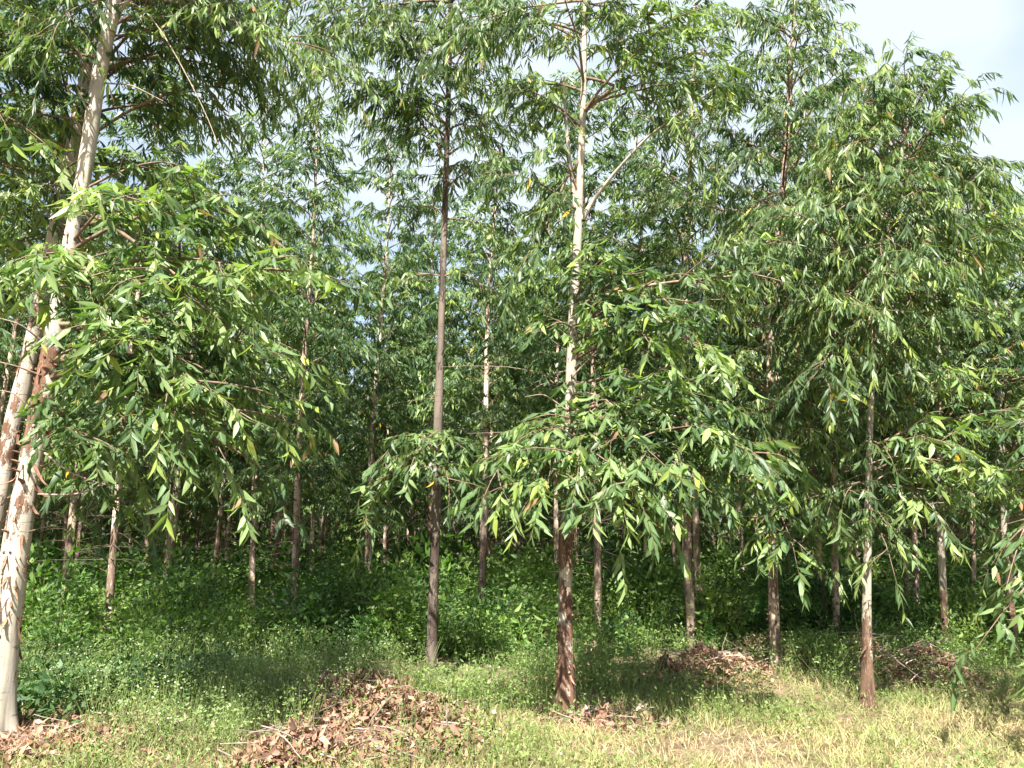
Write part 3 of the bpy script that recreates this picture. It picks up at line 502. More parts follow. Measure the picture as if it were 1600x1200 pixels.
# ------------------------------------------------------------------ plantation trees that share a few grown shapes
VAR = []
def make_variant(i):
    rs = np.random.default_rng(100 + i); H = 10.0
    zs = np.linspace(0, H, 9); path = np.stack([.10 * np.sin(zs * .6 + i) * zs / H, .10 * np.cos(zs * .5 + i * 2) * zs / H, zs], 1); path[0, 2] = -.1
    V, t, fine, r = trunk_geo(path, np.interp(zs, [0, 3, H], [.062, .05, .008]), 10, step=.22, seed=i)
    tm = [mesh('trunk', Geo().add(V, t, (.3, .25, .2)), bm_) for bm_ in (B_FAR, B_MID)]
    n = 74; A, E, sg = [], [], []; az = 0
    for q in range(n):
        u = (q + R.uniform(0, .8)) / n; z0 = (1.5, 2.7, 1.9, 3.1, 2.2)[i]; z = z0 + (H - .1 - z0) * u; az += 2.4 + R.normal(0, .25); Lb = 1.45 * (1 - .72 * u ** 1.5) * (.5 + .5 * min(1, 3 * u + .2)) * R.uniform(.6, 1.1)
        a = fine[int(np.argmin(np.abs(fine[:, 2] - z)))]; A.append(a); E.append(a + Lb * np.array([math.cos(az), math.sin(az), .15 + .6 * u])); sg.append(Lb * .2)
    P = limb_curves(np.array(A), np.array(E), np.array(sg)); P0 = P; P, _w = with_subs(P, 4.5); TP, own, lv = grow_foliage(P, dens=.75, broad=.2 + .15 * (i % 2), hang=1.1, tw=(.35, .85), Ls=1.3, young=.15)
    V1, t1 = tubes(P0, np.tile(np.linspace(.014, .003, P.shape[1]), (n, 1)), 4); bm = mesh('branches', Geo().add(V1, t1, WOODC), M_WOOD)
    V, t, c = leaf_geo(*lv, 2); cm = mesh('crown', Geo().add(V, t, c), M_LEAF)
    Pd, Rd = dead_branches(fine, 90, (.9, 4.2), np.zeros(3), ln=(.2, .9), rr=.006, K=8); V1, t1 = tubes(Pd, Rd, 3); dm = mesh('dead_twigs', Geo().add(V1, t1, np.array([.13, .095, .07])), M_STICK)
    VAR.append((tm, bm, cm, dm)); return len(lv[0])
for i in range(5): TREES.append(('variant', make_variant(i)))
def plant(x, y, scale, v, label, group, tilt=(0, 0), thick=1.0, crown=True, barkk=None, dead=True):
    tm, bm, cm, dm = VAR[v % len(VAR)]; root = obj('eucalyptus_tree', None, label=label, cat='tree', group=group)
    root.location = (x, y, float(gh(x, y))); root.rotation_euler = (tilt[1], tilt[0], 0); a = random.uniform(0, 6.28)
    for nm, d, kd in (('trunk', tm[random.random() < .35 if barkk is None else barkk], None), ('branches', bm, 'stuff'), ('crown', cm, 'stuff'), ('dead_twigs', dm, 'stuff')):
        if not crown and nm in ('branches', 'crown'): continue
        if nm == 'dead_twigs' and not dead: continue
        o = obj(nm, d, root, kind=kd); o.rotation_euler = (0, 0, a); o.scale = (scale * (thick if nm == 'trunk' else 1), scale * (thick if nm == 'trunk' else 1), scale)
    return root
G2 = 'eucalyptus trees standing inside the plantation'
taken = []
def placed(bx, by, tx, ty, w, h, v, label, barkk=0, **kw):
    b = ground_hit(bx, by); t = unproj(tx, ty, b[1]); tl = math.atan2(t[0] - b[0], t[2]); _, _, f = project(b)
    rad = w / 2 * f / FPX; taken.append((b[0], b[1])); return plant(b[0], b[1], h / 10, v, label, G2, (tl, 0), rad / (.058 * h / 10), barkk=barkk, **kw)
placed(572, 962, 590, 560, 11, 10.4, 0, 'pinkish thin eucalyptus with a narrow open crown against the gap of sky')
placed(392, 968, 404, 560, 10, 10.6, 2, 'slender open-crowned eucalyptus standing in the bushes left of the slim trunk')
placed(750, 986, 765, 540, 12, 8.6, 1, 'pale eucalyptus trunk standing in herbs between the grey-brown trunk and the central tree')
placed(254, 972, 300, 560, 15, 9.0, 2, 'pale leaning eucalyptus trunk in the bushes below the left boughs')
placed(96, 962, 118, 760, 15, 8.4, 3, 'short shaggy brown eucalyptus trunk near the big cream trunk, bark hanging in flakes', 1)
placed(428, 935, 452, 640, 10, 9.5, 4, 'slim eucalyptus left of the pinkish one, ivy-like growth round its foot')
placed(935, 1003, 926, 560, 12, 9.2, 3, 'twisted brown eucalyptus stem just behind the central tree', 1)
placed(1290, 1006, 1280, 860, 13, 8.8, 0, 'dark gnarled eucalyptus stem left of the slender pale tree', 1)
placed(1437, 1012, 1418, 640, 10, 8.3, 1, 'smooth grey eucalyptus stem right of the slender pale tree')
placed(1424, 990, 1412, 860, 8, 7.8, 2, 'thin cream eucalyptus stem close left of the smooth grey one')
placed(1520, 985, 1515, 500, 9, 8.2, 4, 'eucalyptus with round crown low on the skyline at right', 1)
placed(1615, 975, 1610, 400, 10, 8.4, 0, 'bluish-dark eucalyptus crown at the far right skyline')
placed(1165, 945, 1160, 860, 7, 8.6, 1, 'very thin pinkish eucalyptus trunk seen right of the twin stems')
placed(1237, 965, 1232, 880, 9, 8.8, 2, 'pale thin eucalyptus trunk right of the flaky brown one')
placed(635, 905, 638, 800, 7, 8.6, 3, 'whitish thin trunk far behind the grey-brown eucalyptus')
placed(603, 905, 608, 800, 7, 8.4, 4, 'thin trunk far back right beside the pinkish eucalyptus')
placed(225, 930, 232, 760, 9, 8.8, 1, 'pinkish trunk glimpsed left of the pale leaning trunk')
placed(345, 915, 348, 760, 8, 8.8, 0, 'thin bent trunk glimpsed right of the pale leaning trunk')
placed(865, 925, 868, 800, 7, 8.6, 2, 'thin pale stem glimpsed close left of the central trunk')
taken = taken + [(unproj(p, 1000, y)[0], y) for p, y in ((-8, 6.3), (-75, 7.1), (-190, 7), (885, 7.1), (674, 8.6), (1355, 7.5), (1213, 9), (1790, 6.8), (1083, 10.6), (1096, 12))]
cnt = 0; ROWS = []
for row, y in enumerate(np.arange(12.3, 47, 2.6)):
    hw = y * .70 + 2.5
    for x in np.arange(-hw, hw, 2.6 if y < 34 else 2.7):
        xx = x + random.gauss(0, .22); yy = y + random.gauss(0, .25)
        if min(math.hypot(xx - a, yy - b) for a, b in taken) < (1.7 if y < 20 else 1.1): continue
        px, _, _ = project(np.array([xx, yy, 2.]))
        # the open gap of sky above the middle of the wood: younger, shorter trees there
        sh = 1.0
        if 520 < px < 670 and y < 15: continue
        if 940 < px < 1000: sh = .88
        if 460 < px < 640: sh = .86
        if px > 1380 and y < 24: sh = .86 if px < 1500 else .74
        hgt = random.uniform(8.8, 10.4) * sh
        lab, grp = ('thin plantation eucalyptus standing a few rows back among the herbs', 'eucalyptus trees a few rows back') if y < 24 else ('distant thin plantation eucalyptus deep in the shaded wood', 'distant eucalyptus trees deep in the wood')
        ob = plant(xx, yy, hgt / 10, random.randrange(5), lab, grp, (random.gauss(0, .015), random.gauss(0, .012)), random.uniform(.8, 1.2), dead=y < 36); cnt += 1; ROWS.append((y, px, ob))
LAND = [(100, 'the shaggy brown trunk'), (265, 'the pale leaning trunk'), (440, 'the slim trunk by the left boughs'), (575, 'the pinkish trunk'), (676, 'the grey-brown trunk'), (753, 'the pale trunk in the herbs'),
        (885, 'the central trunk'), (935, 'the twisted brown stem'), (1080, 'the twin stems'), (1209, 'the flaky brown trunk'), (1287, 'the dark gnarled stem'), (1355, 'the slender pale trunk'), (1436, 'the smooth grey stem')]
ORD = ['front', 'second', 'third', 'fourth', 'fifth', 'sixth']
slots = {}
for y, px, ob in ROWS:
    if y > 24.2 or not -30 < px < 1630: continue
    i = sum(px > a for a, _ in LAND); slots.setdefault(i, []).append((y, px, ob))
for i, L_ in slots.items():
    where = ('left of ' + LAND[0][1]) if i == 0 else ('right of ' + LAND[-1][1]) if i == len(LAND) else None
    L_.sort(key=lambda q: q[0])
    for j, (y, px, ob) in enumerate(L_):
        if where is None: a, b_ = LAND[i - 1][1], LAND[i][1]; w = 'between ' + a + ' and ' + b_
        else: w = 'standing ' + where
        n = len(L_); rank = 'the only one' if n == 1 else ('nearest' if j == 0 else 'farthest' if j == n - 1 else ORD[min(j, 5)] + ' nearest')
        ob['label'] = ' '.join(('thin stem ' + w + (', ' + rank if n > 1 else '')).split()[:16])
print('trees placed', cnt, TREES)

# ------------------------------------------------------------------ far wood closing the view
def far_wood():
    n = 66000; a = R.uniform(-.80, .80, n); d = R.uniform(44, 60, n); x = np.sin(a) * d; y = np.cos(a) * d; z = R.uniform(0, 1, n) ** 1.25 * (7.6 + 1.2 * snoise(x, y, .35, 2)) + .2
    D = norm(R.normal(size=(n, 3)) + np.array([0, 0, -.6])); S = norm(np.cross(D, R.normal(size=(n, 3)))); tb = R.random((n, 1)) * .6 + .4 * (snoise(x, z, .8)[:, None] * .5 + .5)
    col = PAL_LEAF['dark'] * (1 - tb) + PAL_LEAF['light'] * tb
    V, t, c = leaf_geo(np.stack([x, y, z], 1), D, S, R.uniform(.35, .65, n), R.uniform(.18, .3, n), np.zeros(n), np.zeros(n), col, 2)
    m = 500; a = R.uniform(-.8, .8, m); d = R.uniform(43, 58, m); B = np.stack([np.sin(a) * d, np.cos(a) * d, np.zeros(m)], 1); q = np.linspace(0, 1, 4)[None, :, None]
    TV, TT = tubes(B[:, None] + q * np.stack([R.normal(0, .3, m), R.normal(0, .3, m), np.full(m, 7.)], 1)[:, None], np.tile([.06, .05, .04, .02], (m, 1)), 4)
    obj('distant_wood', mesh('distant_wood', Geo().add(V, t, c).add(TV, TT, (.16, .11, .08)), M_LEAF), label='far edge of the plantation reading as one dark green leafy mass', cat='woodland', kind='stuff')
far_wood()

# ------------------------------------------------------------------ undergrowth
def bare(x, y): return np.clip(1.25 * np.exp(-((x - 1.45) ** 2 / .45 + (y - 5.95) ** 2 / .16)) + 1.2 * np.exp(-((x - .72) ** 2 / .16 + (y - 6.9) ** 2 / .12)) + 1.4 * np.exp(-((x + 4.0) ** 2 / .9 + (y - 6.3) ** 2 / .9)) + 1.0 * np.exp(-((x + 1.3) ** 2 / .6 + (y - 6.5) ** 2 / .7)) + .6 * (snoise(x, y, 2.6, 13) > .55), 0, 1)
def herbs(name, label, n_clump, area, hgt, leaf, per, cols, dens_f=None, lod=2, upright=.5, rad=.22, tall_noise=.45, stems=True, flowers=0.0, seed=1.0, cat='undergrowth'):
    (x0, x1, y0, y1) = area; m = n_clump * 3
    y = (y0 ** .5 + (y1 ** .5 - y0 ** .5) * R.random(m)) ** 2; hw = y * .72 + 1.2; x = R.uniform(-1, 1, m) * hw
    ok = (x > x0) & (x < x1)
    if dens_f is not None: ok &= R.random(m) < dens_f(x, y)
    x, y = x[ok][:n_clump], y[ok][:n_clump]; N = len(x)
    h = hgt[0] + (hgt[1] - hgt[0]) * np.clip(.5 + .5 * snoise(x, y, 1.1, seed) + R.normal(0, .15, N) * tall_noise * 2, 0, 1.2)
    own = np.repeat(np.arange(N), per); M = len(own); fz = R.random(M) ** .6; a = R.uniform(0, 2 * math.pi, M); rr = rad * (h[own] / hgt[1] + .3) * (.25 + .75 * np.sin(np.clip(fz, 0, 1) * 2.6)) * R.random(M) ** .5
    P = np.stack([x[own] + np.cos(a) * rr, y[own] + np.sin(a) * rr, gh(x[own], y[own]) + .02 + fz * h[own]], 1)
    D = norm(np.stack([np.cos(a), np.sin(a), R.normal(.15, .45, M)], 1) + R.normal(0, .35, (M, 3))); S = norm(np.cross(D, np.array([0, 0, 1.]) + R.normal(0, upright, (M, 3))))
    L = R.uniform(leaf[0], leaf[1], M) * (1 + np.clip((y[own] - 14) / 26, 0, 1.2)); W = L * R.uniform(leaf[2], leaf[3], M)
    tb = np.clip(.5 + .3 * snoise(x, y, 2.3, seed + 1)[own] + .22 * R.normal(size=N)[own] + R.normal(0, .16, M), 0, 1)[:, None]
    col = np.array(cols[0]) * (1 - tb) + np.array(cols[1]) * tb
    if flowers:
        fl = (R.random(M) < flowers) & (fz > .8); col[fl] = (.55, .55, .45); L[fl] = .018; W[fl] = .018
    V, t, c = leaf_geo(P, D, S, L, W, R.uniform(0, .3, M), np.zeros(M), col, lod); g = Geo().add(V, t, c)
    if stems:
        k_ = (y < 14); xs, ys, hs = np.repeat(x[k_], 3), np.repeat(y[k_], 3), np.repeat(h[k_], 3); n = len(xs)
        if n:
            q = np.linspace(0, 1, 4)[None, :, None]; B = np.stack([xs + R.normal(0, .03, n), ys + R.normal(0, .03, n), gh(xs, ys) - .01], 1); d = np.stack([R.normal(0, .3, n), R.normal(0, .3, n), np.ones(n)], 1) * hs[:, None]
            TP = B[:, None] + d[:, None] * q; V, t = tubes(TP, np.tile(np.linspace(.003, .0012, 4), (n, 1)), 3); g.add(V, t, np.array(cols[1]) * .9)
    obj(name, mesh(name, g, M_HERB), label=label, cat=cat, kind='stuff'); print(name, N, M)
def d_back(x, y):
    edge = 9.6 + .5 * snoise(x, 0, .8, 3) - 1.3 * np.exp(-((x + 4.6) ** 2) / 2.0) + .9 * np.exp(-((x - 4.4) ** 2) / 3) + .6 * np.exp(-((x + 2.6) ** 2) / 1.5)
    return np.clip((y - edge) / .5, 0, 1) * np.clip(.62 + .7 * snoise(x, y, 1.7, 11), .08, 1)
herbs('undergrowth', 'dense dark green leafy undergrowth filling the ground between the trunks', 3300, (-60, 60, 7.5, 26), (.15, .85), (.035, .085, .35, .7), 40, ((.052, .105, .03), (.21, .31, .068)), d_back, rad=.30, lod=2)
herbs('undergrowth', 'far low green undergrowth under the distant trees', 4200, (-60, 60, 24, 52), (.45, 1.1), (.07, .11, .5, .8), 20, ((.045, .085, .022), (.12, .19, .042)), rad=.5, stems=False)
herbs('bushes', 'taller leafy bushes mounding up between the trunks', 240, (-60, 60, 10.0, 24), (.45, 1.3), (.045, .10, .38, .62), 120, ((.042, .082, .024), (.17, .26, .055)), lambda x, y: np.clip((y - 10.1 - .5 * snoise(x, 0, .8, 3)) / .5, 0, 1) * np.clip(.35 + 1.1 * snoise(x, y, 1.2, 5), .05, 1), rad=.55, cat='bushes')
def d_weedL(x, y):
    m = np.exp(-((x + 2.7) ** 2 / 1.5 + (y - 8.0) ** 2 / 2.6)) * 1.6 + np.exp(-((x + 4.6) ** 2 / 2.2 + (y - 8.6) ** 2 / 1.2)) * .8 + np.exp(-((x + 1.8) ** 2 / .7 + (y - 6.6) ** 2 / .6)) * .8
    return np.clip(m, 0, 1) * (1 - bare(x, y))
herbs('flowering_weeds', 'pale green small-leaved weeds with tiny whitish heads spreading left of the dry brush heap', 1500, (-8, -.3, 5.8, 10.5), (.16, .50), (.018, .040, .35, .6), 34, ((.13, .19, .065), (.26, .33, .12)), d_weedL, flowers=.10, seed=2, rad=.14, cat='weeds')
def off_heaps(x, y): return 1 - np.clip(1.3 * (np.exp(-((x - 2.2) ** 2 / .5 + (y - 8.7) ** 2 / .35)) + np.exp(-((x - 4.35) ** 2 / .3 + (y - 8.2) ** 2 / .3)) + np.exp(-((x - 1.6) ** 2 / .05 + (y - 8.6) ** 2 / .2)) + np.exp(-((x - .98) ** 2 / .04 + (y - 9.5) ** 2 / .2))), 0, .97)
def d_weedR(x, y):
    m = np.exp(-((x - 3.9) ** 2 / 4.5 + (y - 9.6) ** 2 / 1.2)) * 1.4 + np.exp(-((x - 1.0) ** 2 / 1.0 + (y - 8.7) ** 2 / .8)) * .9 + np.exp(-((x + .3) ** 2 / .5 + (y - 7.6) ** 2 / .4)) * .7
    return np.clip(m, 0, 1) * off_heaps(x, y)
herbs('leafy_weeds', 'light green leafy weeds round the slender pale trunk and behind the grass at right', 1500, (-1.2, 8.5, 6.6, 11.4), (.16, .48), (.022, .05, .3, .55), 34, ((.10, .17, .05), (.22, .30, .09)), d_weedR, flowers=.03, seed=5, rad=.17, cat='weeds')
herbs('pile_weeds', 'thin green weeds growing up through the largest brush heap', 110, (-2.2, -.2, 5.6, 8.0), (.22, .42), (.02, .045, .3, .5), 26, ((.12, .19, .055), (.24, .31, .09)), lambda x, y: np.clip(np.exp(-((x + 1.15) ** 2 / .5 + (y - 6.8) ** 2 / .8)) * 1.2, 0, 1), seed=4, rad=.12, cat='weeds')
def d_shade(x, y): return np.clip(np.exp(-((x + 4.6) ** 2 / 1.5 + (y - 7.9) ** 2 / 1.6)) * 1.5, 0, 1)
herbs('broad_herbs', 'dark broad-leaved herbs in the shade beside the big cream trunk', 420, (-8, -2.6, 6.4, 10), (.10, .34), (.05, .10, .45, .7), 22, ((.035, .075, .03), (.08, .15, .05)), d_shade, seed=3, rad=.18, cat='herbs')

herbs('scattered_weeds', 'small pale weeds scattered through the foreground grass', 900, (-8, 8, 4.2, 9.2), (.07, .24), (.018, .045, .3, .55), 22, ((.12, .18, .055), (.24, .29, .09)), lambda x, y: np.clip(.35 + .8 * snoise(x, y, 1.4, 8), .03, 1) * (1 - bare(x, y)), flowers=.03, seed=7, rad=.13, cat='weeds')
# ------------------------------------------------------------------ grass
def grass(name, label, n, dens_f, hl, cf, wid=(.003, .006), yr=(2.2, 10.2)):
    m = n * 2; y = R.uniform(yr[0], yr[1], m); x = R.uniform(-1, 1, m) * (y * .72 + .8); ok = R.random(m) < dens_f(x, y); x, y = x[ok][:n], y[ok][:n]; N = len(x)
    tuft = R.normal(0, .025, (N, 2)); tx = np.round(x / .11) * .11 + R.normal(0, .035, N); ty = np.round(y / .11) * .11 + R.normal(0, .035, N); q = R.random(N) < .55
    x = np.where(q, tx, x); y = np.where(q, ty, y)
    a = R.uniform(0, 2 * math.pi, N); D = norm(np.stack([np.cos(a) * R.uniform(.1, 1.5, N), np.sin(a) * R.uniform(.1, 1.5, N), np.ones(N)], 1)); S = norm(np.cross(D, R.normal(size=(N, 3))))
    L = R.uniform(hl[0], hl[1], N) * (1 + .3 * snoise(x, y, 1.9, 4) + .35 * snoise(x, y, 6.5, 2)); W = R.uniform(wid[0], wid[1], N) * 2.2
    V, t, c = leaf_geo(np.stack([x, y, gh(x, y) - .01], 1), D, S, L, W, R.uniform(.1, .75, N), R.normal(0, .12, N), cf(x, y), 1)
    obj(name, mesh(name, Geo().add(V, t, c), M_GRASS), label=label, cat='grass', kind='stuff'); print(name, N)
def dg(x, y): return np.clip(1.0 - .95 * bare(x, y), 0, 1) * np.clip((9.6 - y) / 1.8 + np.clip(x - 3, 0, 1) * .5, .02, 1) * (.55 + .45 * np.clip(.5 + snoise(x, y, 1.6, 9), 0, 1))
def cg(x, y):
    f = np.clip(.34 + .5 * (x / (y * .66)) * .8 - (y - 6.2) * .16 + .34 * snoise(x, y, 1.9, 6) + R.normal(0, .2, len(x)), 0, 1)[:, None]
    gr, st, st2 = np.array([.16, .22, .065]), np.array([.34, .34, .15]), np.array([.47, .36, .20]); return np.where(f < .5, gr * (1 - 2 * f) + st * 2 * f, st * (2 - 2 * f) + st2 * (2 * f - 1))
grass('grass', 'dry yellow-green grass covering the sunlit foreground', 98000, dg, (.04, .16), cg, wid=(.0016, .0038))
def cd(x, y): b = R.random((len(x), 1)); return np.array([.30, .21, .13]) * (1 - b) + np.array([.55, .44, .28]) * b
grass('straw_litter', 'flattened straw and thin dry stems lying on the bare soil', 16000, lambda x, y: np.clip(.12 + bare(x, y), 0, 1) * (y < 9), (.04, .12), cd, wid=(.002, .005), yr=(3, 9))

# ------------------------------------------------------------------ dry brush heaps
def dead_leaf_mesh(i):
    rr = np.random.default_rng(300 + i); tv, tt, ta = LT[0]; pal = [(.27, .165, .125), (.36, .25, .19), (.20, .115, .085), (.42, .32, .25), (.14, .08, .06), (.30, .16, .11)][i % 6]
    V, t, c = leaf_geo(np.zeros((1, 3)), np.array([[1., 0, 0]]), np.array([[0, 1., 0]]), np.ones(1), np.array([rr.uniform(.45, .62)]), np.array([rr.uniform(.2, .8)]), np.array([rr.normal(0, .15)]), np.array([pal]), 0)
    V[:, 2] += np.array([0, 0, 0, rr.uniform(-.2, .3), rr.uniform(.05, .25), rr.uniform(-.05, .25), rr.uniform(.05, .25), rr.uniform(-.05, .2)]); return mesh('dry_leaf', Geo().add(V, t, c), M_DRY)
DLM = [dead_leaf_mesh(i) for i in range(12)]
def brush_pile(name, label, cx, cy, rx, ry, h, n_leaf, n_stick, n_fill, leaf=(.06, .13), dark=1.0, stick=(.3, .9), lobes=()):
    base = np.array([cx, cy, float(gh(cx, cy))]); root = obj(name, None, label=label, cat='brush pile', group='heaps of dry cut brush'); root.location = base
    def hp(x, y):
        u = np.exp(-(((x - cx) / rx) ** 2 + ((y - cy) / ry) ** 2) * 1.6) * h
        for (lx, ly, lr, lh) in lobes: u = np.maximum(u, lh * np.exp(-((x - lx) ** 2 + (y - ly) ** 2) / lr ** 2))
        return gh(x, y) + u * (1 + .3 * snoise(x, y, 6, 1))
    def pick(n):
        if lobes:
            w = np.array([1.2] + [l[2] * 1.6 for l in lobes]); w /= w.sum(); kx = R.choice(len(w), n, p=w); L_ = [(cx, cy, rx * .62, ry * .62)] + [(l[0], l[1], l[2] * .6, l[2] * .6) for l in lobes]
            L_ = np.array(L_)[kx]
        else: L_ = np.tile([cx, cy, rx * .6, ry * .6], (n, 1))
        return L_[:, 0] + R.normal(0, 1, n) * L_[:, 2], L_[:, 1] + R.normal(0, 1, n) * L_[:, 3]
    x, y = pick(n_leaf)
    for i in range(n_leaf):
        o = obj('dry_leaf', random.choice(DLM), root); z = float(hp(x[i], y[i])) + random.uniform(0, .06); o.location = (x[i] - base[0], y[i] - base[1], z - base[2])
        o.rotation_euler = (random.gauss(0, .9), random.gauss(.3, .8), random.uniform(0, 6.28)); s = random.uniform(*leaf); o.scale = (s, s, s)
    x, y = pick(n_fill); N = n_fill; D = norm(R.normal(size=(N, 3)) * np.array([1, 1, .7])); S = norm(np.cross(D, R.normal(size=(N, 3)) + np.array([0, 0, 1])))
    b = R.random((N, 1)); col = (np.array([.15, .075, .05]) * (1 - b) + np.array([.46, .30, .20]) * b) * dark; L = R.uniform(leaf[0] * .7, leaf[1] * .75, N)
    V, t, c = leaf_geo(np.stack([x, y, hp(x, y) - R.uniform(-.03, .05, N)], 1), D, S, L, L * R.uniform(.25, .55, N), R.uniform(0, .8, N), R.normal(0, .2, N), col, 1)
    obj('leaf_litter', mesh('leaf_litter', Geo().add(V, t, c), M_DRY, base), root, kind='stuff')
    for i in range(n_stick):
        x, y = pick(1); x, y = float(x[0]), float(y[0]); a = random.choice([random.gauss(.5, .35), random.gauss(-.7, .35), random.uniform(0, 6.3)]); L = random.uniform(*stick); s = np.linspace(-.5, .5, 8)
        X = x + math.cos(a) * L * s + np.cumsum(R.normal(0, .008, 8)); Y = y + math.sin(a) * L * s * .6 + np.cumsum(R.normal(0, .008, 8)); mid = float(hp(x, y)) + .03
        Z = np.maximum(mid + s * L * random.gauss(0, .28) + .25 * L * (.25 - s * s) * random.uniform(-.2, 1), gh(X, Y) + .01)
        V, t = tubes(np.stack([X, Y, Z], 1)[None], np.linspace(.0065, .002, 8)[None] * random.uniform(.5, 1.3), 5); obj('stick', mesh('stick', Geo().add(V, t, np.array([.28, .22, .18]) * random.uniform(.5, 1.2) * dark ** .5), M_STICK, base), root)
g1 = ground_hit(640, 1130)
brush_pile('brush_pile', 'largest heap of dry pink-brown leaves and grey sticks in front of the grey-brown trunk', -1.15, 7.05, .66, .55, .23, 300, 70, 9000, leaf=(.045, .115), dark=.82, stick=(.2, .8),
    lobes=((-1.5, 6.0, .36, .15), (-1.0, 6.2, .46, .10), (-.75, 7.0, .44, .12), (-.42, 6.35, .32, .06), (-1.5, 7.7, .42, .2), (-1.65, 5.8, .24, .13)))
brush_pile('brush_pile', 'low brush heap with a long pale stick under the twin stems, partly green', 2.15, 8.95, .75, .4, .24, 160, 40, 2200, leaf=(.045, .10), lobes=((3.0, 9.6, .5, .28),))
brush_pile('brush_pile', 'tangled shaded brush heap beside the slender pale trunk', 4.4, 8.55, .55, .4, .30, 120, 60, 1700, leaf=(.04, .08), dark=.75, lobes=((3.95, 9.0, .3, .36),))
brush_pile('brush_pile', 'small dark tuft of withered leaves right of the central trunk', 1.7, 9.0, .16, .12, .30, 80, 4, 260, leaf=(.05, .09), dark=.5, stick=(.1, .3))
brush_pile('brush_pile', 'smallest dark withered tuft just right of and behind the central trunk', .98, 9.7, .14, .1, .28, 50, 3, 160, leaf=(.05, .09), dark=.5, stick=(.1, .3))
brush_pile('brush_pile', 'flat litter of bark and dry leaves at the foot of the big cream trunk', -3.75, 6.2, 1.1, .9, .05, 260, 45, 4200, leaf=(.045, .11), stick=(.15, .6))
brush_pile('brush_pile', 'thin scatter of bark and dead leaves round the foot of the central trunk', .75, 7.0, .55, .45, .04, 120, 22, 1100, leaf=(.04, .09), stick=(.1, .5))
brush_pile('brush_pile', 'withered brown weeds between the grey-brown trunk and the central trunk', -.25, 8.3, .5, .3, .10, 70, 16, 900, leaf=(.04, .08), stick=(.1, .5))

# ------------------------------------------------------------------ bushes among the trunks
def bush_mesh(i, c0, c1, n=1300, ls=1.0, raw=False):
    d = norm(R.normal(size=(n, 3))); d[:, 2] = np.abs(d[:, 2]); lump = 1 + .28 * np.sin(d[:, 0] * 5 + i) * np.cos(d[:, 1] * 6 + 2 * i) + .22 * np.sin(d[:, 2] * 9 + d[:, 0] * 7 + i)
    rr = lump * (.45 + .55 * R.random(n) ** .4); P = d * rr[:, None] * np.array([.62, .62, .85]); P[:, 2] += .04
    top = R.random(n) < .12; P[top, 2] *= R.uniform(1.0, 1.45, top.sum())
    D = norm(d * np.array([1, 1, .5]) + R.normal(0, .5, (n, 3)) + np.array([0, 0, -.05])); S = norm(np.cross(D, np.array([0, 0, 1.]) + R.normal(0, .5, (n, 3)))); L = R.uniform(.045, .115, n) * ls
    tb = np.clip(R.normal(.5, .25, n) + .3 * np.sin(P[:, 0] * 6 + i), 0, 1)[:, None]; V, t, c = leaf_geo(P, D, S, L, L * R.uniform(.38, .62, n), R.uniform(0, .4, n), R.normal(0, .08, n), np.array(c0) * (1 - tb) + np.array(c1) * tb, 2)
    if raw: return V, t, c
    m = 14; q = np.linspace(0, 1, 4)[None, :, None]; a = R.uniform(0, 6.28, m); TP = q * np.stack([.45 * np.cos(a), .45 * np.sin(a), R.uniform(.5, .9, m)], 1)[:, None]; V2, t2 = tubes(TP, np.tile([.009, .007, .005, .002], (m, 1)), 4)
    return mesh('foliage', Geo().add(V, t, c), M_HERB), mesh('stems', Geo().add(V2, t2, (.12, .10, .05)), M_WOOD)
BCOL = [((.035, .075, .027), (.10, .175, .048)), ((.045, .10, .03), (.15, .24, .058)), ((.08, .135, .034), (.24, .32, .08)), ((.035, .08, .032), (.12, .20, .058))]
FARB = [bush_mesh(j, *BCOL[j], n=330, ls=1.75, raw=True) for j in range(4)]; FG = Geo()
BUSH = [bush_mesh(j, *BCOL[j]) for j in range(4)]
def add_bush(x, y, sc_, v):
    r_ = obj('bush', None, label='rounded leafy green bush rising out of the undergrowth among the trunks', cat='bush', group='bushes among the trunks'); r_.location = (x, y, float(gh(x, y)) - .05); r_.rotation_euler = (0, 0, random.uniform(0, 6.28)); r_.scale = (sc_ * random.uniform(.8, 1.3), sc_ * random.uniform(.8, 1.2), sc_ * random.uniform(.8, 1.15))
    for nm, d in zip(('foliage', 'stems'), BUSH[v]): obj(nm, d, r_, kind='stuff')
for i in range(260):
    y = 10.4 + 33 * random.random() ** 1.5; x = random.uniform(-.72, .72) * y
    edge = 10.5 + .5 * float(snoise(x, 0, .8, 3))
    if y < edge or (y < 13 and float(snoise(x, y, 1.2, 5)) < -.35): continue
    v = random.choice([0, 0, 1, 1, 2, 3])
    if y < 14.5: add_bush(x, y, random.uniform(.7, 1.25), v)
    else:
        V, t, c = FARB[v]; a = random.uniform(0, 6.28); k_ = random.uniform(.8, 1.5) * (1 if y < 28 else 1.35); X = V @ np.array([[math.cos(a), math.sin(a), 0], [-math.sin(a), math.cos(a), 0], [0, 0, 1.]]) * k_ * np.array([1.1, 1.1, random.uniform(.8, 1.15)])
        FG.add(X + np.array([x, y, float(gh(x, y)) - .05]), t, c)
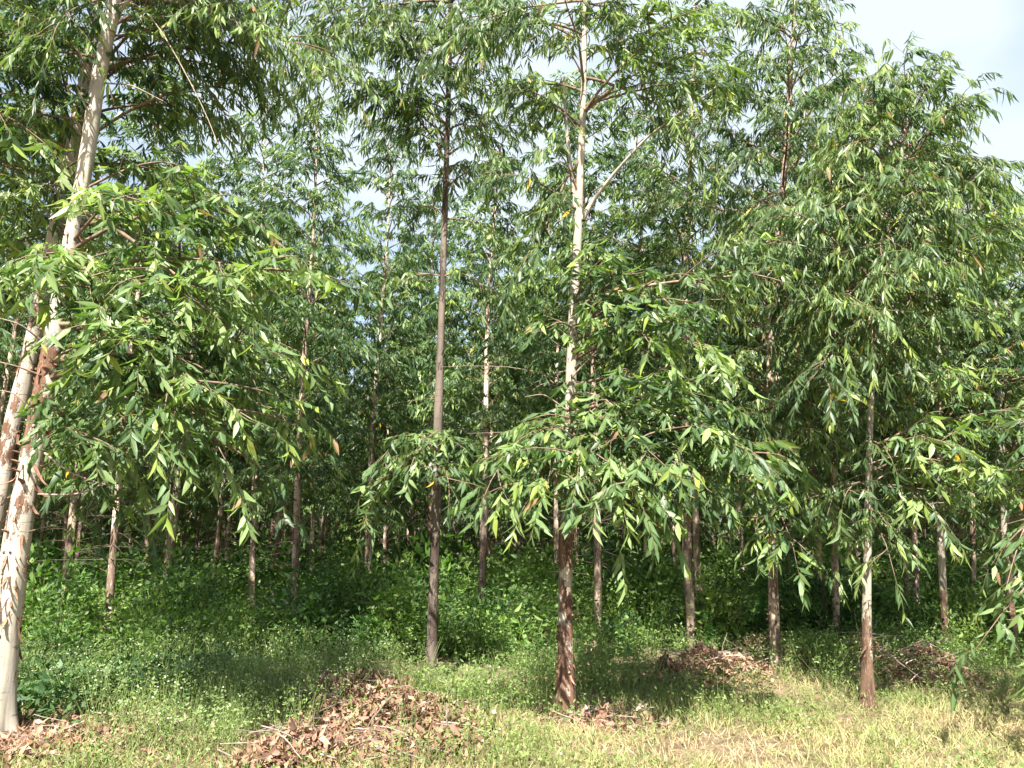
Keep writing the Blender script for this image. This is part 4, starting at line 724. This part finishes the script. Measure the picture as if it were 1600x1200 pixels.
for (x, y, z, v) in ((-4.9, 8.9, .55, 0), (-4.1, 9.3, .6, 3), (-3.4, 9.4, .5, 0), (-4.4, 8.2, .42, 3), (-2.7, 9.9, .6, 1), (-3.6, 10.1, .8, 2), (-1.9, 10.2, .7, 0), (-.9, 10.4, .75, 3), (-.3, 10.0, .55, 1), (.35, 9.5, .45, 0), (1.3, 10.6, .6, 3),
        (-5.6, 9.9, .8, 1), (-6.4, 9.4, .7, 0), (-5.0, 10.6, .9, 2), (3.2, 10.8, .6, 0), (4.6, 10.2, .6, 1), (5.6, 10.0, .6, 2), (2.6, 11.4, .8, 3), (.3, 11.2, .9, 1), (-1.4, 11.5, .9, 3), (-2.6, 11.3, 1.0, 0), (6.4, 10.8, .8, 0)):
    add_bush(x, y, z, v)
obj('far_bushes', mesh('far_bushes', FG, M_HERB), label='leafy bushes merging together deeper under the trees', cat='bushes', kind='stuff')

# ------------------------------------------------------------------ single plants one can point at
def sapling(name, label, px, py, Y, h, n_st, leafL, leafW, per, col, cat='plant', droop=.3):
    e = unproj(px, py, Y); b = np.array([e[0], e[1], float(gh(e[0], e[1]))]); root = obj(name, None, label=label, cat=cat); root.location = b
    for s in range(n_st):
        a = random.uniform(0, 6.28); sp = random.uniform(.05, .35) * h; K = 7; q = np.linspace(0, 1, K)[:, None]; P = b + np.array([math.cos(a) * sp, math.sin(a) * sp, 0]) * q ** 1.5 + np.array([0, 0, h * random.uniform(.75, 1.05)]) * q
        V, t = tubes(P[None], np.linspace(.006, .002, K)[None], 5); st = obj('stem', mesh('stem', Geo().add(V, t, np.array(col) * .8), M_WOOD, b), root)
        m = per; s_ = np.linspace(.35, 1, m); i = np.minimum((s_ * (K - 1)).astype(int), K - 2); w = (s_ * (K - 1) - i)[:, None]; LP = P[i] * (1 - w) + P[i + 1] * w
        an = np.arange(m) * 2.4 + a; D = norm(np.stack([np.cos(an), np.sin(an), R.uniform(-droop, .6, m)], 1)); S = norm(np.cross(D, np.array([0, 0, 1.]) + R.normal(0, .25, (m, 3))))
        c = np.array(col)[None] * R.uniform(.75, 1.2, (m, 1))
        for j in range(m):
            V, t, cc = leaf_geo(LP[j:j + 1], D[j:j + 1], S[j:j + 1], R.uniform(*leafL, 1), R.uniform(*leafW, 1), R.uniform(.1, .5, 1), R.normal(0, .05, 1), c[j:j + 1], 0); obj('leaf', mesh('leaf', Geo().add(V, t, cc), M_HERB, b), root)
sapling('leafy_plant', 'bright light-green broad-leaved plant left of the central trunk', 828, 985, 9.6, .72, 3, (.10, .16), (.05, .075), 8, (.16, .25, .07))
sapling('leafy_plant', 'fresh green feathery plant standing behind the largest brush heap', 566, 1015, 9.3, .62, 5, (.06, .10), (.02, .03), 14, (.10, .20, .055))
sapling('leafy_plant', 'broad-leaved green plant between the twin stems and the flaky brown trunk', 1112, 1000, 10.1, .55, 4, (.06, .10), (.045, .07), 9, (.08, .19, .05))
sapling('leafy_plant', 'tall broad-leaved bush in the shade left of the flaky brown trunk', 1170, 960, 10.8, .75, 6, (.07, .12), (.05, .08), 10, (.07, .16, .05))
sapling('leafy_plant', 'yellow-green bush beside the pale leaning trunk under the left boughs', 300, 930, 13.0, 1.0, 8, (.09, .14), (.04, .06), 12, (.17, .27, .07))
sapling('leafy_plant', 'lush light-green bush left of the shaggy brown trunk', 150, 925, 12.5, .95, 7, (.08, .13), (.05, .07), 11, (.13, .26, .07))
sapling('leafy_plant', 'leafy young plant near the smooth grey stem at right', 1395, 975, 10.8, .8, 5, (.08, .12), (.04, .06), 11, (.13, .24, .07))
sapling('leafy_plant', 'single upright plant with one bright yellow-green blade by the low brush heap', 1112, 1072, 8.9, .26, 1, (.09, .12), (.03, .04), 3, (.32, .45, .08))
